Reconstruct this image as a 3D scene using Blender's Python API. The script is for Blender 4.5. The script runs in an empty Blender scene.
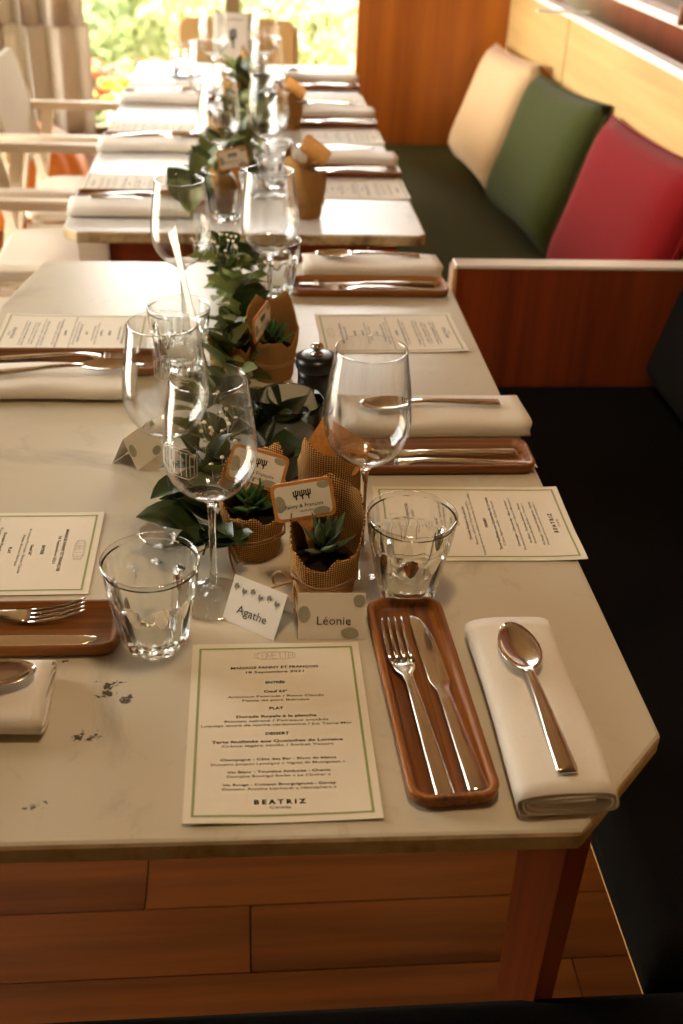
import bpy, bmesh, math, random
from mathutils import Vector, Matrix
random.seed(7)
SC = bpy.context.scene
COL = SC.collection
R = math.radians
PI = math.pi

# ------------------------------------------------------------------ camera
def make_camera():
    yaw, pitch, roll = R(5.825), R(31.5625), R(2.51875)
    cy, sy, cp, sp = math.cos(yaw), math.sin(yaw), math.cos(pitch), math.sin(pitch)
    fw = Vector((sy*cp, cy*cp, -sp)); r = Vector((cy, -sy, 0)); u = r.cross(fw)
    r2 = r*math.cos(roll) + u*math.sin(roll); u2 = -r*math.sin(roll) + u*math.cos(roll)
    m = Matrix.Identity(4)
    for i in range(3):
        m[i][0] = r2[i]; m[i][1] = u2[i]; m[i][2] = -fw[i]
    m[0][3], m[1][3], m[2][3] = 0, 0, 1.354
    cam = bpy.data.cameras.new('camera'); cam.sensor_fit = 'VERTICAL'; cam.sensor_height = 36; cam.sensor_width = 24
    cam.lens = 1085/1024*36; cam.clip_start = .02; cam.clip_end = 200
    cam.dof.use_dof = True; cam.dof.focus_distance = 1.04; cam.dof.aperture_fstop = 6.0
    o = bpy.data.objects.new('camera', cam); COL.objects.link(o); o.matrix_world = m
    SC.camera = o
make_camera()

# ------------------------------------------------------------------ sky, sun, window portals, exposure
W = bpy.data.worlds.new('overcast_sky'); SC.world = W; W.use_nodes = True
bg = W.node_tree.nodes['Background']
bg.inputs['Color'].default_value = (1.0, .96, .89, 1); bg.inputs['Strength'].default_value = 8.0
sun = bpy.data.lights.new('sun', 'SUN'); sun.energy = 5.5; sun.angle = R(1.5); sun.color = (1, .96, .88)
so = bpy.data.objects.new('sun', sun); COL.objects.link(so)
so.rotation_euler = (R(48), 0, R(-112))
def portal(loc, rot, sx, sy):
    l = bpy.data.lights.new('window_portal', 'AREA'); l.shape = 'RECTANGLE'; l.size = sx; l.size_y = sy; l.cycles.is_portal = True
    o = bpy.data.objects.new('window_portal', l); COL.objects.link(o); o.location = loc; o.rotation_euler = rot
portal((-1.98, 3.6, 1.08), (R(90), 0, R(-90)), 4.6, 2.1)      # long glazed front on the garden side
portal((-.55, 5.95, 1.3), (R(-90), 0, 0), 2.9, 2.5)           # glazed end wall
SC.view_settings.view_transform = 'Standard'; SC.view_settings.look = 'None'
SC.view_settings.exposure = 0.85; SC.view_settings.gamma = 1.0; SC.view_settings.use_curve_mapping = False
SC.cycles.max_bounces = 24; SC.cycles.transmission_bounces = 22; SC.cycles.transparent_max_bounces = 24
SC.cycles.diffuse_bounces = 5; SC.cycles.glossy_bounces = 6
SC.cycles.sample_clamp_indirect = 6.0; SC.cycles.blur_glossy = 0.8

# ------------------------------------------------------------------ helpers
def srgb(h):
    h = h.lstrip('#'); v = [int(h[i:i+2], 16)/255 for i in (0, 2, 4)]
    return tuple(c/12.92 if c <= .04045 else ((c+.055)/1.055)**2.4 for c in v) + (1,)
class NT:
    def __init__(s, name):
        s.m = bpy.data.materials.new(name); s.m.use_nodes = True; s.t = s.m.node_tree
        s.b = s.t.nodes['Principled BSDF']; s.out = s.t.nodes['Material Output']
    def n(s, typ, **kw):
        x = s.t.nodes.new(typ)
        for k, v in kw.items():
            if k.startswith('_'): setattr(x, k[1:], v)
            else: x.inputs[k.replace('__', ' ')].default_value = v
        return x
    def l(s, a, b): s.t.links.new(a, b)
    def set(s, **kw):
        for k, v in kw.items(): s.b.inputs[k.replace('__', ' ')].default_value = v
    def coord(s, scale=(1, 1, 1), rot=(0, 0, 0), kind='Object', rnd=0.0):
        tc = s.n('ShaderNodeTexCoord'); mp = s.n('ShaderNodeMapping')
        mp.inputs['Scale'].default_value = scale; mp.inputs['Rotation'].default_value = rot
        s.l(tc.outputs[kind], mp.inputs['Vector'])
        if rnd:
            oi = s.n('ShaderNodeObjectInfo'); mu = s.n('ShaderNodeMath', _operation='MULTIPLY'); mu.inputs[1].default_value = rnd
            s.l(oi.outputs['Random'], mu.inputs[0])
            cb = s.n('ShaderNodeCombineXYZ')
            for i in range(3): s.l(mu.outputs[0], cb.inputs[i])
            s.l(cb.outputs[0], mp.inputs['Location'])
        return mp.outputs['Vector']
    def ramp(s, fac, stops):
        r = s.n('ShaderNodeValToRGB'); e = r.color_ramp.elements
        while len(e) < len(stops): e.new(.5)
        for i, (p, c) in enumerate(stops): e[i].position = p; e[i].color = c
        s.l(fac, r.inputs[0]); return r.outputs[0]
    def bump(s, fac, strength, dist):
        b = s.n('ShaderNodeBump', Strength=strength, Distance=dist); s.l(fac, b.inputs['Height']); s.l(b.outputs[0], s.b.inputs['Normal'])
def plain(name, h, rough=.5, metal=0, spec=.5, **kw):
    t = NT(name); t.set(Base__Color=srgb(h), Roughness=rough, Metallic=metal); t.b.inputs['Specular IOR Level'].default_value = spec
    for k, v in kw.items(): t.b.inputs[k.replace('__', ' ')].default_value = v
    return t.m
def wood(name, c1, c2, axis='x', fine=60, rough=.4, rnd=5.0, bump=.1, spec=.4):
    t = NT(name)
    s = {'x': (1.5, fine, fine), 'y': (fine, 1.5, fine), 'z': (fine, fine, 1.5)}[axis]
    v = t.coord(s, rnd=rnd)
    n = t.n('ShaderNodeTexNoise', Scale=1.0, Detail=6.0, Roughness=.6, Distortion=.4); t.l(v, n.inputs['Vector'])
    s2 = tuple(k*.22 for k in s); v2 = t.coord(s2, rnd=rnd)
    n2 = t.n('ShaderNodeTexNoise', Scale=1.0, Detail=3.0, Distortion=1.5); t.l(v2, n2.inputs['Vector'])
    mx = t.n('ShaderNodeMath', _operation='ADD'); t.l(n.outputs[0], mx.inputs[0]); t.l(n2.outputs[0], mx.inputs[1])
    hf = t.n('ShaderNodeMath', _operation='MULTIPLY'); hf.inputs[1].default_value = .5; t.l(mx.outputs[0], hf.inputs[0])
    c = t.ramp(hf.outputs[0], [(.36, srgb(c1)), (.64, srgb(c2))]); 
    oi = t.n('ShaderNodeObjectInfo'); hs = t.n('ShaderNodeHueSaturation'); mr = t.n('ShaderNodeMapRange')
    mr.inputs['To Min'].default_value = .86; mr.inputs['To Max'].default_value = 1.14
    t.l(oi.outputs['Random'], mr.inputs[0]); t.l(mr.outputs[0], hs.inputs['Value']); t.l(c, hs.inputs['Color'])
    t.l(hs.outputs[0], t.b.inputs['Base Color'])
    t.set(Roughness=rough); t.b.inputs['Specular IOR Level'].default_value = spec
    t.bump(n.outputs[0], bump, .001)
    return t.m
def fabric(name, h, h2=None, scale=900, rough=.9, bump=.25, sheen=.3, fold=0, spec=.2):
    t = NT(name); v = t.coord()
    n = t.n('ShaderNodeTexNoise', Scale=float(scale), Detail=2.0); t.l(v, n.inputs['Vector'])
    c = t.ramp(n.outputs[0], [(.3, srgb(h2 or h)), (.7, srgb(h))]); t.l(c, t.b.inputs['Base Color'])
    t.set(Roughness=rough); t.b.inputs['Sheen Weight'].default_value = sheen; t.b.inputs['Specular IOR Level'].default_value = spec
    if fold:
        n2 = t.n('ShaderNodeTexNoise', Scale=float(fold), Detail=2.0, Distortion=.5); t.l(v, n2.inputs['Vector'])
        b2 = t.n('ShaderNodeBump', Strength=.3, Distance=.008); t.l(n2.outputs[0], b2.inputs['Height'])
        b = t.n('ShaderNodeBump', Strength=bump, Distance=.0006); t.l(n.outputs[0], b.inputs['Height']); t.l(b2.outputs[0], b.inputs['Normal']); t.l(b.outputs[0], t.b.inputs['Normal'])
    else: t.bump(n.outputs[0], bump, .0006)
    return t.m
def glassmat(name, col=(1, 1, 1, 1), ior=1.47, rough=0.0):
    t = NT(name); t.t.nodes.remove(t.b)
    g = t.n('ShaderNodeBsdfGlass', Color=col, IOR=ior, Roughness=rough); t.l(g.outputs[0], t.out.inputs['Surface']); return t.m
def thinpane(name):
    t = NT(name); t.t.nodes.remove(t.b)
    tr = t.n('ShaderNodeBsdfTransparent'); gl = t.n('ShaderNodeBsdfGlossy', Roughness=0.0); f = t.n('ShaderNodeFresnel', IOR=1.45)
    mx = t.n('ShaderNodeMixShader'); t.l(f.outputs[0], mx.inputs[0]); t.l(tr.outputs[0], mx.inputs[1]); t.l(gl.outputs[0], mx.inputs[2]); t.l(mx.outputs[0], t.out.inputs['Surface']); return t.m

def curtainmat(name, h):
    t = NT(name); t.set(Base__Color=srgb(h), Roughness=.95); tl = t.n('ShaderNodeBsdfTranslucent', Color=srgb(h)); mx = t.n('ShaderNodeMixShader', Fac=.38)
    v = t.coord((300, 300, 300)); n = t.n('ShaderNodeTexNoise', Scale=1.0); t.l(v, n.inputs['Vector']); t.bump(n.outputs[0], .2, .0006)
    t.l(t.b.outputs[0], mx.inputs[1]); t.l(tl.outputs[0], mx.inputs[2]); t.l(mx.outputs[0], t.out.inputs['Surface']); return t.m
def thinbowl(name, base=.05):
    t = NT(name); t.t.nodes.remove(t.b)
    tr = t.n('ShaderNodeBsdfTransparent', Color=(.985, .985, .98, 1)); gl = t.n('ShaderNodeBsdfGlossy', Roughness=0.0); lw = t.n('ShaderNodeLayerWeight', Blend=.5)
    pw = t.n('ShaderNodeMath', _operation='POWER'); pw.inputs[1].default_value = 3.4; t.l(lw.outputs['Facing'], pw.inputs[0])
    ma = t.n('ShaderNodeMath', _operation='MULTIPLY_ADD', _use_clamp=True); ma.inputs[1].default_value = .85; ma.inputs[2].default_value = base; t.l(pw.outputs[0], ma.inputs[0])
    mx = t.n('ShaderNodeMixShader'); t.l(ma.outputs[0], mx.inputs[0]); t.l(tr.outputs[0], mx.inputs[1]); t.l(gl.outputs[0], mx.inputs[2]); t.l(mx.outputs[0], t.out.inputs['Surface']); return t.m
def marble(name, base, vein, veinpos, rough=.3):
    t = NT(name); v = t.coord()
    n = t.n('ShaderNodeTexNoise', Scale=3.2, Detail=8.0, Roughness=.62, Distortion=1.6); t.l(v, n.inputs['Vector'])
    c = t.ramp(n.outputs[0], [(.30, srgb(vein)), (.43, srgb(base)), (.60, srgb(base)), (.74, srgb('cfc6b6'))])
    n2 = t.n('ShaderNodeTexNoise', Scale=14.0, Detail=8.0, Roughness=.7, Distortion=2.2); t.l(v, n2.inputs['Vector'])
    sm = t.ramp(n2.outputs[0], [(.34, (1, 1, 1, 1)), (.42, (0, 0, 0, 1))])
    mx = t.n('ShaderNodeMix', _data_type='RGBA'); mx.inputs[7].default_value = srgb(vein)
    mf = t.n('ShaderNodeMath', _operation='MULTIPLY'); mf.inputs[1].default_value = .25; t.l(sm, mf.inputs[0])
    t.l(mf.outputs[0], mx.inputs[0]); t.l(c, mx.inputs[6])
    col = mx.outputs[2]
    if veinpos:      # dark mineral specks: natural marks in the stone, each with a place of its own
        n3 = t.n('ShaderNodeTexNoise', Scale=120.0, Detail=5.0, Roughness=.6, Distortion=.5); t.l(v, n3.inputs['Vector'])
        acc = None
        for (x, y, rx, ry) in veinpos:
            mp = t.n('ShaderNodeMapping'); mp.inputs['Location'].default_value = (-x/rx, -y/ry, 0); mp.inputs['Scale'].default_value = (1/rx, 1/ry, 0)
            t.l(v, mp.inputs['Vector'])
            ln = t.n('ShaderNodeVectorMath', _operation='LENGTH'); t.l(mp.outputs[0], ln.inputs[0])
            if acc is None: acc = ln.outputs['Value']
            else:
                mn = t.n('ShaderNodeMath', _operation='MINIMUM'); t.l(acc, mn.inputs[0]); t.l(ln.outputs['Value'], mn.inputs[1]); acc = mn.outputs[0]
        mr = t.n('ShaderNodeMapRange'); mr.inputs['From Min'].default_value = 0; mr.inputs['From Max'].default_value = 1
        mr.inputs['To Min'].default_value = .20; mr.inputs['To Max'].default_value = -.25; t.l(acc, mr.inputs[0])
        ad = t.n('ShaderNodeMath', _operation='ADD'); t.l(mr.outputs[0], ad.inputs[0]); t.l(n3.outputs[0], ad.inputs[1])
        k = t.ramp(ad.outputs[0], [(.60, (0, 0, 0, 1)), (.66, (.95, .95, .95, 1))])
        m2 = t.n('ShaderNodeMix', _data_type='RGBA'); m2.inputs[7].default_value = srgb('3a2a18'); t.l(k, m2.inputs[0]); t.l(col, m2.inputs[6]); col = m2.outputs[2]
    t.l(col, t.b.inputs['Base Color']); t.set(Roughness=rough); t.b.inputs['Specular IOR Level'].default_value = .34 if veinpos else .2
    return t.m
def stone_edge(name, a, b, c_):
    t = NT(name); v = t.coord((1, 1, 1)); n = t.n('ShaderNodeTexNoise', Scale=24.0, Detail=6.0, Roughness=.65); t.l(v, n.inputs['Vector'])
    c = t.ramp(n.outputs[0], [(.34, srgb(a)), (.5, srgb(b)), (.68, srgb(c_))]); t.l(c, t.b.inputs['Base Color']); t.set(Roughness=.45); return t.m
def burlap(name):
    t = NT(name); tc = t.n('ShaderNodeTexCoord'); sx = t.n('ShaderNodeSeparateXYZ'); t.l(tc.outputs['Object'], sx.inputs[0])
    at = t.n('ShaderNodeMath', _operation='ARCTAN2'); t.l(sx.outputs[1], at.inputs[0]); t.l(sx.outputs[0], at.inputs[1])
    def wave(src, k):
        nz = t.n('ShaderNodeTexNoise', Scale=160.0); t.l(tc.outputs['Object'], nz.inputs['Vector'])
        a = t.n('ShaderNodeMath', _operation='MULTIPLY_ADD'); a.inputs[1].default_value = k; t.l(src, a.inputs[0])
        nn = t.n('ShaderNodeMath', _operation='MULTIPLY'); nn.inputs[1].default_value = 2.2; t.l(nz.outputs[0], nn.inputs[0]); t.l(nn.outputs[0], a.inputs[2])
        s = t.n('ShaderNodeMath', _operation='SINE'); t.l(a.outputs[0], s.inputs[0]); return s.outputs[0]
    w1, w2 = wave(at.outputs[0], 88.0), wave(sx.outputs[2], 2600.0)
    mx = t.n('ShaderNodeMath', _operation='MAXIMUM'); t.l(w1, mx.inputs[0]); t.l(w2, mx.inputs[1])
    c = t.ramp(mx.outputs[0], [(.0, srgb('5c3512')), (.5, srgb('c08644')), (1.0, srgb('e2b06a'))]); t.l(c, t.b.inputs['Base Color'])
    t.set(Roughness=.95); t.b.inputs['Specular IOR Level'].default_value = .1; t.bump(mx.outputs[0], 1.0, .0012); return t.m
def leafmat(name, c1, c2, back=None, rough=.45, trans=.15):
    t = NT(name); oi = t.n('ShaderNodeObjectInfo'); v = t.coord(rnd=3.0)
    n = t.n('ShaderNodeTexNoise', Scale=40.0, Detail=2.0); t.l(v, n.inputs['Vector'])
    ad = t.n('ShaderNodeMath', _operation='ADD'); t.l(oi.outputs['Random'], ad.inputs[0]); t.l(n.outputs[0], ad.inputs[1])
    hf = t.n('ShaderNodeMath', _operation='MULTIPLY'); hf.inputs[1].default_value = .5; t.l(ad.outputs[0], hf.inputs[0])
    c = t.ramp(hf.outputs[0], [(.2, srgb(c1)), (.8, srgb(c2))]); t.l(c, t.b.inputs['Base Color'])
    t.set(Roughness=rough); t.b.inputs['Subsurface Weight'].default_value = 0
    if trans:
        tl = t.n('ShaderNodeBsdfTranslucent'); t.l(c, tl.inputs[0]); mx = t.n('ShaderNodeMixShader', Fac=trans)
        t.l(t.b.outputs[0], mx.inputs[1]); t.l(tl.outputs[0], mx.inputs[2]); t.l(mx.outputs[0], t.out.inputs['Surface'])
    return t.m

M = dict(
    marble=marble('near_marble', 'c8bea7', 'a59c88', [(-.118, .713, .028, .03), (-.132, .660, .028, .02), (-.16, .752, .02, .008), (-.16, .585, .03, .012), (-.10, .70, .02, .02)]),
    marble_far=marble('far_marble', 'dedad2', 'b0ada6', None, .33),
    edge=stone_edge('stone_edge_pale', 'a88a5c', 'cdb382', 'dcc79c'), edge_far=stone_edge('stone_edge_brown', '6e5334', 'b59a6c', 'cdb88e'),
    tray=wood('tray_walnut', '552a0a', 'a0621f', 'y', 220, .42, 3.0, .15),
    tablewood=wood('table_oak', '60270a', '843c12', 'z', 90, .45),
    apron=wood('apron_oak', '8e3d12', 'a64c18', 'x', 60, .4),
    floor=wood('floor_oak', '4a2208', '804616', 'x', 26, .32, 9.0, .15),
    divider=wood('divider_cherry', '662a10', '8f3f1a', 'z', 40, .38),
    endpanel=wood('end_cherry', '96501a', 'b4681f', 'z', 30, .4),
    ply=wood('bench_ply', 'ae8a52', 'c8a468', 'y', 26, .45),
    plyedge=wood('ply_edge', 'c08848', 'dcae70', 'y', 40, .35),
    wallwood=wood('wall_wood', '4a2412', '6a351c', 'y', 20, .5),
    chairwood=wood('chair_ash', 'e2d2b6', 'f0e2ca', 'x', 60, .45),
    tagwood=wood('tag_bamboo', 'b0702c', 'cf9145', 'z', 260, .5, 2.0, .05),
    steel=plain('steel', 'd8d2c8', .13, 1.0),
    chrome=plain('chrome', 'd8d4cc', .08, 1.0),
    napkin=fabric('napkin_linen', 'e9e1d2', 'dcd2c0', 1400, .85, .15, .2, 14),
    paper=plain('menu_paper', 'e4dac4', .65, spec=.25),
    card=plain('card_paper', 'ece4d4', .6, spec=.25),
    cardback=plain('table_card_paper', 'e2d8c6', .6, spec=.25),
    ink=plain('ink_black', '2a241e', .7, spec=.1),
    ink2=plain('ink_grey', '5d5548', .7, spec=.1),
    green=plain('border_green', '98a06c', .7, spec=.1),
    logoink=plain('logo_ink', 'a9a088', .7, spec=.1),
    drawing=plain('ink_soft', '8b8878', .7, spec=.1), blob=plain('blob_grey_green', 'a5a28c', .7, spec=.1),
    glass=glassmat('clear_glass'),
    tumbler=glassmat('tumbler_glass', (.985, .99, .98, 1), 1.45),
    grey_tint=glassmat('grey_tinted_glass', (.80, .81, .78, 1), 1.45),
    bowl=thinbowl('thin_bowl_glass'), rim=thinbowl('glass_rim', .3), pane=thinpane('window_pane'),
    etch=plain('etched_white', 'e8e2d4', .5),
    burlap=burlap('burlap'), twine=fabric('twine', 'b98a52', '7e5a30', 900, .95, .6),
    soil=fabric('soil', '2b1d12', '140c07', 500, 1, .9, 0),
    succ=leafmat('succulent', '2f3e28', '66744a', rough=.45, trans=0),
    succ2=leafmat('succulent_bright', '2c4a26', '4f7a3a', rough=.4, trans=0),
    leaf=leafmat('eucalyptus', '3c4a20', '8a9250'), leafdark=leafmat('dark_leaf', '1e2c12', '465628', rough=.35),
    stem=plain('stem_green', '5a6338', .7), blossom=plain('blossom', 'efe6cf', .8),
    black=plain('mill_black', '0d0c0c', .3),
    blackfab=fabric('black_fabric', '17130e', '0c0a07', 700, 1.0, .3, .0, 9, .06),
    greenfab=fabric('green_fabric', '4c4c1e', '3a3b15', 700, .95, .3, .0),
    cushgreen=fabric('cushion_green', '454a1e', '363b15', 700, .95, .35, .05),
    cushred=fabric('cushion_red', '860e10', '6e0a0c', 700, .95, .35, .05),
    cushcream=fabric('cushion_cream', 'dcb98c', 'cba778', 700, .95, .35, .2),
    cream=fabric('chair_canvas', 'd9cbb4', 'cbbca4', 600, .85, .1, .1),
    creamback=fabric('chair_back_canvas', 'd6cfba', 'c9c2ab', 600, .85, .1, .1),
    tanback=plain('tan_chair_back', 'c09a5e', .6),
    orange=plain('orange_cloth', 'e2821f', .6),
    curtain=curtainmat('curtain_linen', 'ddd2c0'),
    wallpaint=plain('wall_paint', 'cdbb9c', .9, spec=.2), ceiling=wood('ceiling_wood', '86643f', 'a07c54', 'y', 20, .6),
    frame=wood('window_frame_oak', '8a744e', 'a58c60', 'z', 60, .5),
    lawn=fabric('lawn', 'c4c49c', 'b0b488', 60, 1, .2, 0), bark=plain('bark', '6a5a44', .9),
    shrub=leafmat('shrub_leaf', 'b4bb8c', 'd2d4ac', rough=.6, trans=.35), shrub2=leafmat('shrub_leaf_deep', '8fa06c', 'b6be90', rough=.6, trans=.35),
    petalred=plain('petal_red', 'd8563c', .7), petalyel=plain('petal_yellow', 'd9b64a', .7),
    terrace=plain('terrace_stone', 'd8d0c0', .8),
    bulb=plain('bulb', 'fff0d0', .4, Emission__Color=srgb('ffd9a0'), Emission__Strength=4.0), slate=plain('slate', '565a58', .5),  # bulb: glow of the added fill lamp
    white=plain('strip_white', 'ece6da', .6), bead=wood('bead_wood', '6a3a1a', '8a5228', 'z', 100, .4),
    glare_pale=plain('trim_glare_pale', 'ece4d6', .25),  # near-white colour paints in window glare on upward faces
)

def tag(o, label=None, cat=None, group=None, kind=None):
    if label: o['label'] = label
    if cat: o['category'] = cat
    if group: o['group'] = group
    if kind: o['kind'] = kind
    return o
def empty(name, loc=(0, 0, 0), rz=0.0, rot=None):
    o = bpy.data.objects.new(name, None); COL.objects.link(o); o.location = loc; o.rotation_euler = rot or (0, 0, rz); o.empty_display_size = .02
    return o
def link(name, me, parent=None, loc=(0, 0, 0), rot=(0, 0, 0)):
    o = bpy.data.objects.new(name, me); COL.objects.link(o); o.parent = parent; o.location = loc; o.rotation_euler = rot; return o
def mesh(name, v, f, mats, smooth=False, mi=None):
    me = bpy.data.meshes.new(name); me.from_pydata([tuple(p) for p in v], [], f)
    for m in (mats if isinstance(mats, (list, tuple)) else [mats]): me.materials.append(m)
    if mi: me.polygons.foreach_set('material_index', mi)
    if smooth: me.polygons.foreach_set('use_smooth', [True]*len(me.polygons))
    me.update(); return me
def obj(name, v, f, mat, parent=None, smooth=False, loc=(0, 0, 0), rot=(0, 0, 0)):
    return link(name, mesh(name, v, f, mat, smooth), parent, loc, rot)
def copy_tree(o, parent=None):
    c = o.copy(); COL.objects.link(c); c.parent = parent
    for ch in list(o.children): copy_tree(ch, c)
    return c
def fix_normals(me):
    bm = bmesh.new(); bm.from_mesh(me); bmesh.ops.recalc_face_normals(bm, faces=bm.faces); bm.to_mesh(me); bm.free(); return me
def boxmesh(name, x0, x1, y0, y1, z0, z1, mat, bev=.0, seg=2, smooth=False):
    bm = bmesh.new(); bmesh.ops.create_cube(bm, size=1)
    for v in bm.verts: v.co = Vector(((x0+x1)/2+v.co.x*(x1-x0), (y0+y1)/2+v.co.y*(y1-y0), (z0+z1)/2+v.co.z*(z1-z0)))
    if bev: bmesh.ops.bevel(bm, geom=list(bm.edges), offset=bev, segments=seg, profile=.5, affect='EDGES', clamp_overlap=True)
    me = bpy.data.meshes.new(name); bm.to_mesh(me); bm.free(); me.materials.append(mat)
    if smooth: me.polygons.foreach_set('use_smooth', [True]*len(me.polygons))
    return me
def box(name, x0, x1, y0, y1, z0, z1, mat, parent=None, bev=.0, seg=2, smooth=False):
    """world-extent box whose origin sits at its centre (so object-space grain stays local)"""
    cx, cy, cz = (x0+x1)/2, (y0+y1)/2, (z0+z1)/2
    me = boxmesh(name, x0-cx, x1-cx, y0-cy, y1-cy, z0-cz, z1-cz, mat, bev, seg, smooth)
    return link(name, me, parent, (cx, cy, cz))
def loft(rings, cap0=True, cap1=True, closed=True):
    v, f = [], []; n = len(rings[0])
    for r in rings: v += [tuple(p) for p in r]
    for i in range(len(rings)-1):
        for j in range(n if closed else n-1):
            a, b = i*n+j, i*n+(j+1) % n; f.append((a, b, b+n, a+n))
    if cap0: f.append(tuple(range(n-1, -1, -1)))
    if cap1: f.append(tuple((len(rings)-1)*n+j for j in range(n)))
    return v, f
def lathe(prof, n=32):
    """profile (r,z) list; r=0 ends become poles"""
    v, f, idx = [], [], []
    for r, z in prof:
        if r < 1e-6: idx.append([len(v)]); v.append((0, 0, z))
        else:
            idx.append(list(range(len(v), len(v)+n))); v += [(r*math.cos(2*PI*k/n), r*math.sin(2*PI*k/n), z) for k in range(n)]
    for a, b in zip(idx, idx[1:]):
        for k in range(n):
            k2 = (k+1) % n
            if len(a) == 1 and len(b) > 1: f.append((a[0], b[k2], b[k]))
            elif len(b) == 1 and len(a) > 1: f.append((a[k], a[k2], b[0]))
            elif len(a) > 1: f.append((a[k], a[k2], b[k2], b[k]))
    return v, f
def smooth_path(p, k=5):
    p = [Vector(q) for q in p]; out = []
    for i in range(len(p)-1):
        a, b, c, d = p[max(i-1, 0)], p[i], p[i+1], p[min(i+2, len(p)-1)]
        for j in range(k):
            t = j/k; out.append(.5*(2*b+(c-a)*t+(2*a-5*b+4*c-d)*t*t+(3*b-a-3*c+d)*t**3))
    return out+[p[-1]]
def tube(pts, rad, n=6, closed=False):
    pts = [Vector(p) for p in pts]; rings = []
    rad = rad if isinstance(rad, (list, tuple)) else [rad]*len(pts)
    for i, p in enumerate(pts):
        a = pts[max(i-1, 0)]; b = pts[min(i+1, len(pts)-1)]
        if closed: a = pts[i-1]; b = pts[(i+1) % len(pts)]
        d = (b-a).normalized(); up = Vector((0, 0, 1)) if abs(d.z) < .9 else Vector((1, 0, 0))
        s = d.cross(up).normalized(); t = s.cross(d)
        rings.append([p+(s*math.cos(2*PI*k/n)+t*math.sin(2*PI*k/n))*rad[i] for k in range(n)])
    if closed: rings.append(rings[0])
    return loft(rings, not closed, not closed)
class MB:
    def __init__(s): s.v, s.f = [], []
    def add(s, vf, mat=None):
        v, f = vf; o = len(s.v)
        s.v += [tuple(mat @ Vector(p)) if mat else tuple(p) for p in v]; s.f += [tuple(i+o for i in q) for q in f]
    def quad(s, *p): s.add((p, [tuple(range(len(p)))]))
    def mesh(s, name, mat, smooth=False): return mesh(name, s.v, s.f, mat, smooth)

# ---- lettering
_tc = {}
def text_geo(body, bold=0.0):
    k = (body, bold)
    if k in _tc: return _tc[k]
    cu = bpy.data.curves.new('lettering_source', 'FONT'); cu.body = body; cu.size = 1; cu.resolution_u = 2; cu.offset = bold; cu.align_x = 'CENTER'
    o = bpy.data.objects.new('lettering_source', cu); COL.objects.link(o)
    dg = bpy.context.evaluated_depsgraph_get(); me = bpy.data.meshes.new_from_object(o.evaluated_get(dg))
    v = [tuple(p.co) for p in me.vertices]; f = [tuple(p.vertices) for p in me.polygons]
    bpy.data.objects.remove(o); bpy.data.curves.remove(cu); bpy.data.meshes.remove(me)
    x0 = min(p[0] for p in v); x1 = max(p[0] for p in v)
    v = [((p[0]-(x0+x1)/2)/(x1-x0), p[1], 0) for p in v]
    _tc[k] = (v, f); return _tc[k]
def text_line(mb, body, x, y, w, cap, bold=0.0, fz=lambda x, y: 0):
    v, f = text_geo(body, bold); sc = cap/.73
    mb.add(([(x+p[0]*w, y-cap/2+p[1]*sc, fz(x+p[0]*w, y-cap/2+p[1]*sc)) for p in v], f))
LET = {'C': [[(1, 1), (0, 1), (0, 0), (1, 0)]], 'O': [[(0, 0), (1, 0), (1, 1), (0, 1), (0, 0)]],
       'R': [[(0, 0), (0, 1), (1, 1), (1, .5), (0, .5)], [(.45, .5), (1, 0)]], 'E': [[(1, 1), (0, 1), (0, 0), (1, 0)], [(0, .5), (.8, .5)]],
       'T': [[(0, 1), (1, 1)], [(.5, 1), (.5, 0)]], 'A': [[(0, 0), (0, 1), (1, 1), (1, 0)], [(0, .5), (1, .5)]]}
def stroke(mb, a, b, t):
    a, b = Vector(a).to_2d(), Vector(b).to_2d(); d = (b-a); L = d.length
    if L < 1e-9: return
    d /= L; n = Vector((-d.y, d.x))*t/2; a = a-d*t/2; b = b+d*t/2; k = max(1, int(L/.004))
    for i in range(k):
        p, q = a.lerp(b, i/k), a.lerp(b, (i+1)/k)
        mb.quad(*[(w.x, w.y, 0) for w in (p-n, q-n, q+n, p+n)])
def emblem(W_, H_, t):
    """octagonal badge outline with tall letters inside"""
    mb = MB(); hw = W_/2; oct_ = [(-hw, -H_*.28), (-hw*.62, -H_*.5), (hw*.62, -H_*.5), (hw, -H_*.28), (hw, H_*.28), (hw*.62, H_*.5), (-hw*.62, H_*.5), (-hw, H_*.28)]
    for i in range(8): stroke(mb, oct_[i], oct_[(i+1) % 8], t)
    def half(x):
        x = abs(x); return H_*.5 if x < hw*.62 else H_*(.5-.22*(x-hw*.62)/(hw*.38))
    word = 'CORETTA'; cw = W_*.92/len(word)
    for i, ch in enumerate(word):
        x0 = -W_*.46+i*cw+cw*.14; wdt = cw*.72
        for pl in LET[ch]:
            q = []
            for (px, py) in pl:
                x = x0+px*wdt; h = half(x)*.80; q.append((x, -h+2*h*py))
            for a, b in zip(q, q[1:]): stroke(mb, a, b, t)
    return mb

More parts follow.
